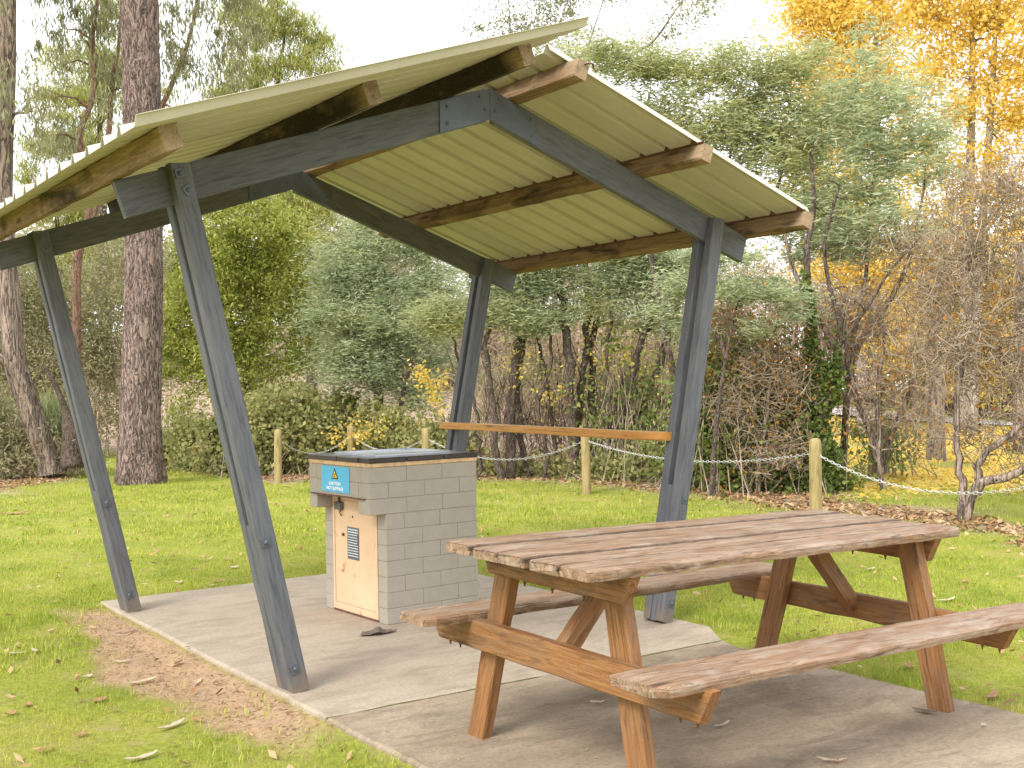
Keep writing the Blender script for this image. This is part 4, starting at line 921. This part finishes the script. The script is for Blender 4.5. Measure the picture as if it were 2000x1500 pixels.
bare('bare_bush', 'bare grey shrub below the blue wattle bough', 'leafless bushes at the right', [pxpath([(1480, 1000), (1485, 900), (1500, 780), (1520, 680)], 14.0)], .03,
     px2blob([(1480, 720, 80, 80), (1540, 760, 60, 90), (1440, 800, 60, 80), (1510, 880, 90, 60), (1420, 640, 50, 50)], 14.0, 1.0), 260, 713, M['twig'], lf=L_['orange'], nl=900)
for k, (u, vb, vt, d, w, lb) in enumerate([(1825, 932, 690, 21, .15, 'stout trunk standing in the yellow leaves'), (1713, 990, 820, 17, .15, 'broken pale stump right of the yellow bollard'), (1990, 900, 500, 24, .12, 'thin far trunk at the right edge')]):
    e = thing('bare_tree', P(u, d), lb, 'tree trunk', 'trunks in the yellow leaves'); mb = MB(); p = path([P(u, d)-[0, 0, .1], PZ(u+3, (vb+vt)/2, d), PZ(u+6, vt, d)], 6); mb.tube(p, np.linspace(w*1.15, w*.8, len(p)), 12); mb.build('trunk', M['bark_gum'], e, smooth=True)
    if k == 0: rngk = np.random.default_rng(8); m2 = MB(); branches(rngk, m2, [(p[-1], .09)], blobpts(rngk, px2blob([(1830, 520, 120, 160)], 21), 120, .6), .05, .006, .08, 120); m2.build('limbs', M['bark_gum'], e)
# --- stump and log at the left
e = thing('dead_stump', P(140, 20.2), 'dark hollow stump with a thin broken limb behind the left back post', 'stump'); mb = MB()
p = path(pxpath([(142, 905), (140, 860), (136, 830), (128, 800), (108, 755), (84, 722)], 20.2), 5); mb.tube(p, np.interp(np.linspace(0, 1, len(p)), [0, .25, .45, .6, 1], [.20, .15, .12, .055, .03]), 10); mb.build('trunk', M['bark_dark'], e, smooth=True)
e = thing('fallen_branch', P(30, 20.2)+[0, 0, .9], 'curved dead branch leaning out from the forked gum trunk', 'branch'); mb = MB()
p = path(pxpath([(-60, 700), (-10, 702), (20, 722), (44, 750), (64, 800), (76, 860)], 20.1), 5); mb.tube(p, np.linspace(.07, .05, len(p)), 8); mb.build('limb', M['bark_gum'], e, smooth=True)
# --- ground-hugging and far masses
def mass(name, label, mat, blobs, ncl, per, sig, L, Wd, mode, seed, shell=.6, cat='undergrowth', stems=0, smat='twig', sr=.009):
    rng = np.random.default_rng(seed); cl, Q = crown(rng, blobs, ncl, per, sig, L, Wd, mode, shell, .8)
    z = gz(Q[:, 0, 0], Q[:, 0, 1]); Q = Q[Q[:, :, 2].min(1) > z-.02]
    o = quads(name, Q, mat, loc=Q[0, 0]); tag(o, label, cat, kind='stuff')
    if stems:
        mb = MB()
        for c in cl[rng.integers(0, len(cl), stems)]:
            g = c.copy(); g[:2] += rng.normal(0, .25, 2); g[2] = gz(g[0], g[1]); mb.tube([g, (g+c)/2+rng.normal(0, .08, 3), c+rng.normal(0, .1, 3)], [sr, sr*.66, sr*.33], 4, cap=False)
        o2 = mb.build(name+'_stems', M[smat], loc=cl[0]); tag(o2, 'thin stems rising through the '+label[:60], cat, kind='stuff')
def strip(pts, half_u, zlo, zhi):
    """row of blobs along (u, dist, height) stations"""
    o = []
    for (u, d, h) in pts:
        p = P(u, d); w = half_u*d/FPX; o.append((p[0], p[1], p[2]+h*zlo, w, w*.8, h*zhi))
    return o
mass('bramble_thicket', 'low bramble thicket with yellow and orange leaves behind the left bollards', L_['bramble'],
     strip([(345, 22, .9), (385, 21, 1.0), (430, 20, 1.15), (480, 19.2, 1.2), (520, 19.2, 1.3), (570, 19.2, 1.4), (620, 19.2, 1.45), (670, 19.5, 1.3), (720, 19, 1.2), (770, 18.6, 1.1), (830, 18, 1.0), (880, 17.8, .9), (600, 20.5, 1.5), (500, 20.5, 1.3)], 45, .42, .62), 620, 75, .14, .085, .06, 'rand', 801, shell=.5, stems=260)
mass('bramble_thicket', 'yellow-leaved bramble sprays between the wattle and the back right post', L_['yellow'],
     px2blob([(860, 820, 30, 60), (830, 740, 40, 40), (850, 760, 30, 30), (900, 850, 20, 40), (700, 840, 60, 40)], 18.0), 34, 18, .13, .06, .045, 'rand', 802)
mass('bramble_thicket', 'low green and brown brambles around the wattle trunks', L_['bramble'],
     strip([(960, 17.6, .30), (1020, 17.3, .32), (1080, 17.0, .34), (1140, 16.6, .4), (1200, 16.2, .5), (1260, 15.8, .7), (1310, 15.4, .8)], 40, .25, .60), 150, 50, .12, .075, .05, 'rand', 803, stems=160)
mass('ivy_thicket', 'dark ivy thicket right of the front right post', L_['ivy'],
     px2blob([(1430, 880, 60, 110), (1500, 860, 60, 120), (1560, 900, 50, 90), (1440, 720, 60, 90), (1410, 800, 40, 120), (1520, 740, 50, 60), (1640, 960, 50, 40), (1370, 860, 40, 100), (1540, 970, 80, 40), (1450, 960, 90, 50)], 14.6, 1.25), 440, 70, .19, .065, .05, 'rand', 804, stems=200)
mass('russet_thicket', 'russet and orange leaves above the dark ivy', L_['orange'],
     px2blob([(1450, 650, 60, 40), (1500, 660, 60, 40), (1400, 640, 40, 50), (1560, 680, 50, 60), (1440, 970, 60, 40), (1420, 930, 40, 40), (1530, 800, 50, 70), (1380, 720, 30, 60), (1600, 780, 40, 80)], 14.3, 1.1), 45, 30, .2, .05, .034, 'rand', 805, stems=60)
mass('ivy_thicket', 'loose ivy and leaves hanging among the wattle trunks', L_['ivy'],
     px2blob([(1260, 850, 50, 90), (1300, 780, 30, 110), (1230, 760, 40, 90), (1200, 880, 40, 60), (1160, 800, 30, 100), (1320, 900, 40, 60), (1290, 650, 40, 60), (1750, 870, 70, 60), (1700, 830, 40, 50), (1200, 640, 50, 60)], 16.4, 1.0), 60, 45, .15, .065, .05, 'rand', 806, stems=140)
mass('yellow_undergrowth', 'scattered yellow leaves among the wattle trunks', L_['yellow'],
     px2blob([(1240, 680, 60, 60), (1270, 760, 60, 80), (1180, 700, 60, 60), (1020, 700, 60, 60), (1080, 780, 60, 60), (1310, 700, 40, 80)], 16.8, 1.0), 90, 9, .2, .055, .04, 'rand', 807)
mass('scrub', 'muted green and brown scrub behind the left tree trunks', L_['scrub'],
     px2blob([(60, 620, 90, 90), (180, 600, 90, 100), (200, 720, 90, 90), (60, 760, 100, 90), (130, 700, 90, 90), (-60, 700, 120, 140), (330, 560, 60, 90), (330, 700, 60, 80), (200, 820, 60, 40), (30, 560, 60, 60), (620, 620, 60, 80), (240, 500, 60, 60)], 27, 1.0), 640, 95, .32, .10, .03, 'rand', 808, stems=120)
mass('scrub', 'brown bracken heap beside the leaning gum trunk', L_['scrub'],
     px2blob([(30, 860, 70, 50), (-20, 820, 60, 80), (70, 880, 50, 30), (10, 900, 60, 20), (130, 890, 60, 20)], 20.8, .8), 160, 80, .16, .11, .02, 'rand', 809, stems=80)
mass('tussock_grass', 'arching pale green tussock between the leaning trunk and the stump', m_leaf('tussock', [(0, (.20, .24, .09)), (1, (.45, .48, .24))], .3),
     px2blob([(102, 830, 28, 34), (92, 800, 20, 25)], 21.5, .8), 26, 70, .12, .42, .012, 'up', 810)
mass('woodland', 'pale brown winter woodland rising behind the wattle trunks', L_['brush'],
     px2blob([(950, 700, 160, 90), (1100, 680, 160, 90), (1260, 680, 160, 90), (1000, 560, 150, 80), (1180, 540, 160, 80), (1400, 620, 160, 110), (1560, 600, 160, 110), (850, 640, 120, 110)], 38, .8), 460, 60, .55, .30, .05, 'rand', 811, stems=170, sr=.06, smat='bark_gum')
mass('woodland', 'brown and gold woodland behind the bare bushes', L_['brush'],
     px2blob([(1650, 640, 150, 90), (1780, 600, 150, 100), (1920, 600, 150, 110), (2060, 620, 150, 130), (1700, 740, 150, 60), (1860, 740, 150, 60), (2000, 740, 150, 60)], 40, .8), 420, 60, .6, .30, .06, 'rand', 812, stems=150, sr=.06, smat='bark_gum')
mass('woodland', 'grey-green far woodland beyond the left scrub and shrub', L_['scrub'],
     px2blob([(200, 560, 200, 90), (0, 600, 200, 110), (420, 580, 160, 100), (620, 580, 160, 110), (720, 620, 160, 90), (560, 440, 120, 60), (-200, 600, 200, 120), (640, 480, 120, 70), (760, 520, 120, 60)], 44, .8), 620, 60, .62, .34, .10, 'rand', 813)
mass('thin_brushwood', 'tangle of fine bare stems between the wattle trunks', L_['brush'],
     px2blob([(1000, 800, 80, 110), (1090, 800, 80, 110), (1180, 790, 80, 120), (1270, 780, 70, 130), (1340, 800, 40, 120), (940, 800, 40, 90)], 18.2, 1.0), 150, 16, .30, .55, .013, 'up', 820)
mass('thin_brushwood', 'dark fine stems and twigs low among the wattle trunks', M['bark_dark'],
     px2blob([(1000, 820, 80, 100), (1090, 820, 80, 100), (1180, 800, 80, 110), (1270, 780, 70, 130), (1480, 780, 90, 160), (1340, 820, 40, 100)], 17.2, 1.0), 120, 10, .35, .60, .014, 'up', 821)
mass('wattle_sprays', 'thin wattle sprays hanging low between the trunks', L_['wattle'],
     px2blob([(1020, 700, 40, 60), (1080, 720, 50, 50), (1170, 740, 40, 60), (1230, 700, 40, 60), (1290, 720, 40, 60), (900, 720, 30, 60), (1330, 700, 30, 60)], 17.0, 1.0), 60, 40, .16, .09, .013, 'flat', 822)
mass('scrub', 'green and tan bushes on the bank beyond the wattle trunks', L_['scrub'],
     px2blob([(960, 760, 50, 40), (1060, 770, 50, 30), (1150, 750, 50, 50), (1250, 770, 60, 50), (1330, 740, 60, 70), (1420, 760, 80, 80)], 24, 1.0), 130, 70, .25, .09, .03, 'rand', 823, stems=60)
# far gravel road and a wall glimpsed through the trees
mb = MB(); r_ = [P(u, 33+ (u-1500)*.002) for u in np.linspace(1400, 2600, 30)]; V = []; F = []
for i, p in enumerate(r_):
    q = p+(p-CAM)*[1, 1, 0]/33*2.6; q[2] = gz(q[0], q[1])+.05; p = p.copy(); p[2] += .05; V += [p, q]
for i in range(29): F.append((2*i, 2*i+1, 2*i+3, 2*i+2)[::-1])
mb.add(V, F); tag(mb.build('road', m_simple('gravel', (.52, .48, .44), .9, var=.15, scale=3)), 'pale gravel road beyond the yellow leaves', 'road', kind='structure')

# ------------------------------------------------------------------ grass blades, fallen leaves
def on_slab(x, y): return ((x > -.03) & (x < np.where(y < -.2, 2.165+(y+.44)*.69, 2.345+.013*y)) & (y > -.45) & (y < 2.785)) | ((x > -.085) & (x < np.where(y > -.62, 2.16, 2.108)) & (y < -.43) & (y > -5.3))
def scatter(n, rmin, rmax, u0=-250, u1=2250, seed=1, power=1.0):
    rng = np.random.default_rng(seed); u = rng.uniform(u0, u1, n); r = rmin+(rmax-rmin)*rng.uniform(0, 1, n)**power
    a = (u-1000)/FPX; vx = math.sin(YAW)+a*math.cos(YAW); vy = math.cos(YAW)-a*math.sin(YAW); nn = np.hypot(vx, vy); x = CAM[0]+vx/nn*r; y = CAM[1]+vy/nn*r
    return x, y, rng
def grass(n, rmin, rmax, hgt, wid, seed, power=1.0):
    x, y, rng = scatter(n, rmin, rmax, seed=seed, power=power); dt, lt, yl = ground_masks(x, y)
    dens = vnoise(x, y, 2.2, 9)*.55+.54+.4*vnoise(x, y, 9, 12)
    keep = ~on_slab(x, y) & (rng.uniform(0, 1, n) > np.maximum(dt*.97, lt*.97)) & (rng.uniform(0, 1, n) < dens); x, y = x[keep], y[keep]; n = len(x)
    near_edge = np.exp(-np.abs(np.where(y < -.4, x-2.10, x-2.37))/.06)*(x > 2)
    h = hgt*(.55+.9*rng.uniform(0, 1, n)**1.5)*(1+1.1*np.clip(vnoise(x, y, 3, 14), 0, 1))*(1+.5*near_edge); p = np.c_[x, y, gz(x, y)-.004]
    a = rng.uniform(0, 6.28, n); lean = np.c_[np.cos(a), np.sin(a)]*(h*rng.uniform(.15, .85, n))[:, None]; b = a+1.57+rng.normal(0, .5, n); w = wid*rng.uniform(.6, 1.3, n)
    sx = np.c_[np.cos(b)*w, np.sin(b)*w, np.zeros(n)]; tip = p+np.c_[lean, h]; mid = p+np.c_[lean*.35, h*.55]
    return np.stack([p-sx*.5, p+sx*.5, mid+sx*.42, tip], 1), np.stack([p-sx*.5, mid+sx*.42, tip, mid-sx*.42], 1)
GQ = []
for n, a, b, h, w, s, pw_ in ((360000, 2.4, 6.0, .021, .0024, 1, 1.35), (240000, 6.0, 10.5, .023, .0045, 2, 1.1), (150000, 10.5, 19, .032, .010, 3, 1.0), (30000, 19, 27, .05, .018, 4, 1.0)):
    A_, B_ = grass(n, a, b, h, w, s, pw_); GQ.append(B_)
GQ = np.concatenate(GQ)
L_['grass'] = m_leaf('grass_blade', [(0, (.14, .22, .025)), (.35, (.29, .37, .045)), (.65, (.46, .49, .08)), (.85, (.58, .54, .13)), (1, (.62, .50, .28))], .35, cscale=1.8, cmix=.5)
tag(quads('grass', GQ, L_['grass']), 'short bright green grass blades of the lawn', 'grass', kind='stuff')
# longer tufts along the slab edges and in the lawn
rngt = np.random.default_rng(77); TQ = []
for (cx, cy, n, h) in [(-.17, -1.0, 140, .06), (-.22, -1.35, 160, .07), (-.35, -1.6, 150, .07), (-.16, -1.7, 120, .08), (-.5, -1.2, 120, .06), (-.75, -1.75, 140, .06), (-.45, -.35, 90, .05), (-.33, .25, 40, .03), (-.2, .05, 60, .04), (-.5, .7, 60, .035), (-.38, 1.4, 50, .03), (-.08, -.55, 70, .05), (-.12, -.75, 90, .05), (-.9, -1.0, 90, .05), (2.43, -.1, 90, .05), (2.45, .6, 90, .05), (2.16, -.9, 80, .05), (2.15, -1.6, 90, .05), (-.08, 2.9, 60, .05), (.6, 2.86, 90, .05), (1.2, 2.87, 80, .05), (-.35, 2.5, 60, .05), (2.44, 1.5, 80, .05)]:
    c = np.c_[rngt.normal(cx, .09, n), rngt.normal(cy, .09, n)]; c = c[~on_slab(c[:, 0], c[:, 1])]; n = len(c); a = rngt.uniform(0, 6.28, n); hh = h*rngt.uniform(.5, 1.2, n); p = np.c_[c, gz(c[:, 0], c[:, 1])-.003]
    ln = np.c_[np.cos(a), np.sin(a)]*(hh*rngt.uniform(.2, .9, n))[:, None]; sx = np.c_[-np.sin(a), np.cos(a), np.zeros(n)]*.0022; mid = p+np.c_[ln*.3, hh*.6]; tip = p+np.c_[ln, hh]
    TQ.append(np.stack([p-sx*.5, mid+sx, tip, mid-sx], 1))
tag(quads('grass', np.concatenate(TQ), L_['grass']), 'longer grass tufts along the slab edges', 'grass', kind='stuff')
# leaf litter: small bits as stuff
def flatbits(x, y, rng, L, Wd, lift=.006, tilt=.35, zf=None):
    n = len(x); z = gz(x, y) if zf is None else np.full(n, zf); a = rng.uniform(0, 6.28, n); l = L*rng.uniform(.5, 1.4, n)/2; w = Wd*rng.uniform(.6, 1.3, n)/2
    d = np.c_[np.cos(a), np.sin(a), rng.normal(0, tilt, n)]; s = np.c_[-np.sin(a), np.cos(a), rng.normal(0, tilt, n)]; c = np.c_[x, y, z+lift+rng.uniform(0, .01, n)*(zf is None)]
    return np.stack([c-d*l[:, None], c+s*w[:, None], c+d*l[:, None], c-s*w[:, None]], 1)
L_['litter'] = m_leaf('dry_leaf', [(0, (.13, .07, .035)), (.4, (.33, .18, .08)), (.7, (.48, .30, .15)), (1, (.60, .46, .30))], .15, cmix=.2)
Lq = []
x, y, r_ = scatter(90000, 9, 24, seed=21, power=1.0); dt, lt, yl = ground_masks(x, y); k = (r_.uniform(0, 1, len(x)) < lt*.9+.004); Lq.append(flatbits(x[k], y[k], r_, .075, .035))
rr = np.random.default_rng(23); x = rr.uniform(-1.5, 0, 26000); y = rr.uniform(-1.5, 3, 26000); dt, lt, yl = ground_masks(x, y); k = (rr.uniform(0, 1, len(x)) < dt*.45) & (x < -.05); Lq.append(flatbits(x[k], y[k], rr, .026, .006, lift=.003, tilt=.25))
x, y, r_ = scatter(2300, 3, 17, seed=24, power=.8); k = ~on_slab(x, y); Lq.append(flatbits(x[k], y[k], r_, .05, .024, lift=.016))
tag(quads('leaf_litter', np.concatenate(Lq), L_['litter']), 'small dry brown leaves and bark bits on lawn and bare earth', 'leaf litter', kind='stuff')
x, y, r_ = scatter(60000, 11, 34, u0=1500, u1=2300, seed=25, power=1.0); dt, lt, yl = ground_masks(x, y); k = (r_.uniform(0, 1, len(x)) < yl*.55*(vnoise(x, y, .8, 3) > -.2)); yq = flatbits(x[k], y[k], r_, .11, .09, lift=.02)
tag(quads('yellow_leaf_carpet', yq, L_['yellow']), 'carpet of fallen yellow poplar leaves beyond the chain', 'fallen leaves', kind='stuff')
rr = np.random.default_rng(31); x = rr.uniform(0, 2.3, 220); y = np.where(rr.uniform(0, 1, 220) < .4, rr.uniform(-.3, 2.7, 220), rr.uniform(-2.6, -.45, 220)); x = np.where(y < -.4, x*.88, x)
tag(quads('leaf_litter', flatbits(x, y, rr, .02, .006, lift=.003, tilt=.08, zf=0.0), L_['litter']), 'tiny leaf scraps on the concrete', 'leaf litter', kind='stuff')
# larger fallen leaves and bark strips, one object each
def big_leaf(name, label, cat, group, p, L, Wd, yaw, curl, col, seed):
    rng = np.random.default_rng(seed); n = 9; V = []; c, s = math.cos(yaw), math.sin(yaw)
    for i in range(n):
        t = i/(n-1); a = (t-.5)*L; w = Wd/2*math.sin(math.pi*(t*.94+.03))**.7; bend = .12*L*(t-.5)**2*2; z = curl*L*((t-.5)**2)*2.2+.006
        for q, zz in ((-1, curl*Wd*.5), (0, 0), (1, curl*Wd*.6)):
            xx, yy = a, bend+q*w; V.append((p[0]+xx*c-yy*s, p[1]+xx*s+yy*c, p[2]+z+zz*abs(q)+rng.normal(0, .0012)))
    F = [(i*3+j, (i+1)*3+j, (i+1)*3+j+1, i*3+j+1) for i in range(n-1) for j in range(2)]
    mb = MB(); mb.add(V, F); o = mb.build(name, col, loc=p); md = o.modifiers.new('thickness', 'SOLIDIFY'); md.thickness = .0012; tag(o, label, cat, group)
pale = m_simple('pale_leaf', (.50, .40, .29), .7, var=.25, scale=30); brown = m_simple('brown_leaf', (.36, .19, .10), .7, var=.35, scale=30); grey = m_simple('grey_leaf', (.15, .11, .09), .8, var=.3, scale=30)
def gpx(u, v):
    t = None; d = fw*FPX+rt*(u-1000)-up*(v-750); z = -.03
    for _ in range(6): t = (z-CAM[2])/d[2]; q = CAM+t*d; z = 0.0 if on_slab(q[0], q[1]) else float(gz(q[0], q[1]))
    return np.array([q[0], q[1], z+(.002 if z == 0 else .008)])
BLV = [((278, 1336), .17, .030, .15, 'pale', 'long pale gum leaf on the bare earth, largest in front of the left posts'), ((385, 1338), .10, .022, .7, 'pale', 'pale curled leaf on bare earth right of the longest leaf'), ((238, 1296), .08, .02, -.5, 'pale', 'small pale leaf in the upper part of the bare earth'),
 ((68, 1275), .09, .028, 1.6, 'pale', 'upright pale leaf in the grass left of the bare earth'), ((34, 1280), .09, .02, -.4, 'pale', 'tan curved leaf next to the upright pale leaf at left'), ((173, 1325), .05, .03, .4, 'pale', 'tiny white leaf between bare earth and left grass'),
 ((193, 1372), .08, .045, .2, 'brown', 'broad brown leaf in the grass below the bare earth'), ((55, 1381), .05, .035, .9, 'brown', 'small rust-brown leaf near the left edge'), ((22, 1398), .05, .04, .2, 'brown', 'dark pink-brown leaf at the left edge near the bottom'),
 ((338, 1422), .15, .028, .45, 'pale', 'two-toned curved leaf in the grass at bottom left'), ((388, 1412), .08, .02, -1.1, 'brown', 'narrow brown leaf standing right of the two-toned leaf'), ((278, 1485), .13, .03, .15, 'pale', 'pale bark strip at the bottom edge'),
 ((158, 1440), .06, .03, .1, 'brown', 'flat tan leaf in the bottom left grass'), ((458, 1111), .07, .06, .2, 'pale', 'pale star-shaped leaf on the lawn left of the front post'), ((350, 1141), .08, .03, .6, 'pale', 'cream leaf at the back edge of the slab'), ((425, 1138), .13, .03, .1, 'brown', 'brown leaf strip lying on the back slab edge'),
 ((400, 1098), .08, .03, .3, 'brown', 'brown twiggy leaf on the lawn above the back slab edge'), ((118, 1002), .14, .07, .2, 'brown', 'brown pine cone shaped clump on the lawn at left'), ((30, 1005), .30, .10, .1, 'brown', 'wide patch of brown bark on the lawn at the left edge'), ((250, 1240), .12, .012, .4, 'grey', 'thin dark twig on the left edge of the slab'),
 ((1808, 1392), .10, .030, 1.9, 'grey', 'curled grey leaf at the foot of the nearest right table leg'), ((1625, 1488), .10, .018, -.8, 'pale', 'pale leaf strip on the slab at the bottom'), ((1413, 1418), .09, .014, .1, 'pale', 'thin pale leaf on the slab under the near bench'), ((1168, 1374), .06, .016, -.5, 'pale', 'cream leaf on the slab between the near table legs'), ((1634, 1490), .03, .02, .5, 'brown', 'tiny curled leaf beside the pale strip at the bottom'),
 ((1921, 1419), .02, .02, 0, 'pale', 'white pebble-like leaf right of the table leg'), ((1940, 1364), .16, .03, .3, 'brown', 'long brown leaf on the grass at the right edge'), ((1700, 1115), .12, .03, .1, 'pale', 'pale leaf on the lawn under the right end of the table'), ((1850, 1176), .16, .03, -.1, 'pale', 'cream leaf on the lawn behind the near bench'), ((1885, 1140), .12, .04, .3, 'brown', 'brown leaf on the lawn right of the table'), ((1775, 1306), .10, .04, .7, 'brown', 'reddish leaf on the grass below the near bench')]
for k, (uv, L, w, yw_, cl_, lb) in enumerate(BLV):
    big_leaf('fallen_leaf' if 'twig' not in lb or 'leaf' in lb else 'twig', lb, 'leaf' if 'thin dark twig' not in lb else 'twig', 'larger fallen leaves', gpx(*uv), L, w, yw_, .09, {'pale': pale, 'brown': brown, 'grey': grey}[cl_], 900+k)
# crumpled dark leaf on the slab before the barbecue
p = gpx(738, 1238); rng = np.random.default_rng(5); mb = MB(); n = 12; V = []
for i in range(n):
    for j in range(6):
        a, b = i/(n-1)-.5, j/5-.5; w = 1-abs(a)*1.5*(.6 if a < 0 else 1.1); V.append((p[0]+a*.17+b*.05, p[1]-a*.055+b*.11*max(.2, w), p[2]+.004+.032*math.exp(-((a-.02)/.13)**2)*(1-abs(b))+.012*abs(b)+rng.normal(0, .0022)))
mb.add(V, [(i*6+j, (i+1)*6+j, (i+1)*6+j+1, i*6+j+1) for i in range(n-1) for j in range(5)]); o = mb.build('dry_leaf', grey, loc=p); o.modifiers.new('thickness', 'SOLIDIFY').thickness = .0015
tag(o, 'crumpled dark grey leaf on the slab in front of the barbecue', 'leaf')
#@@END
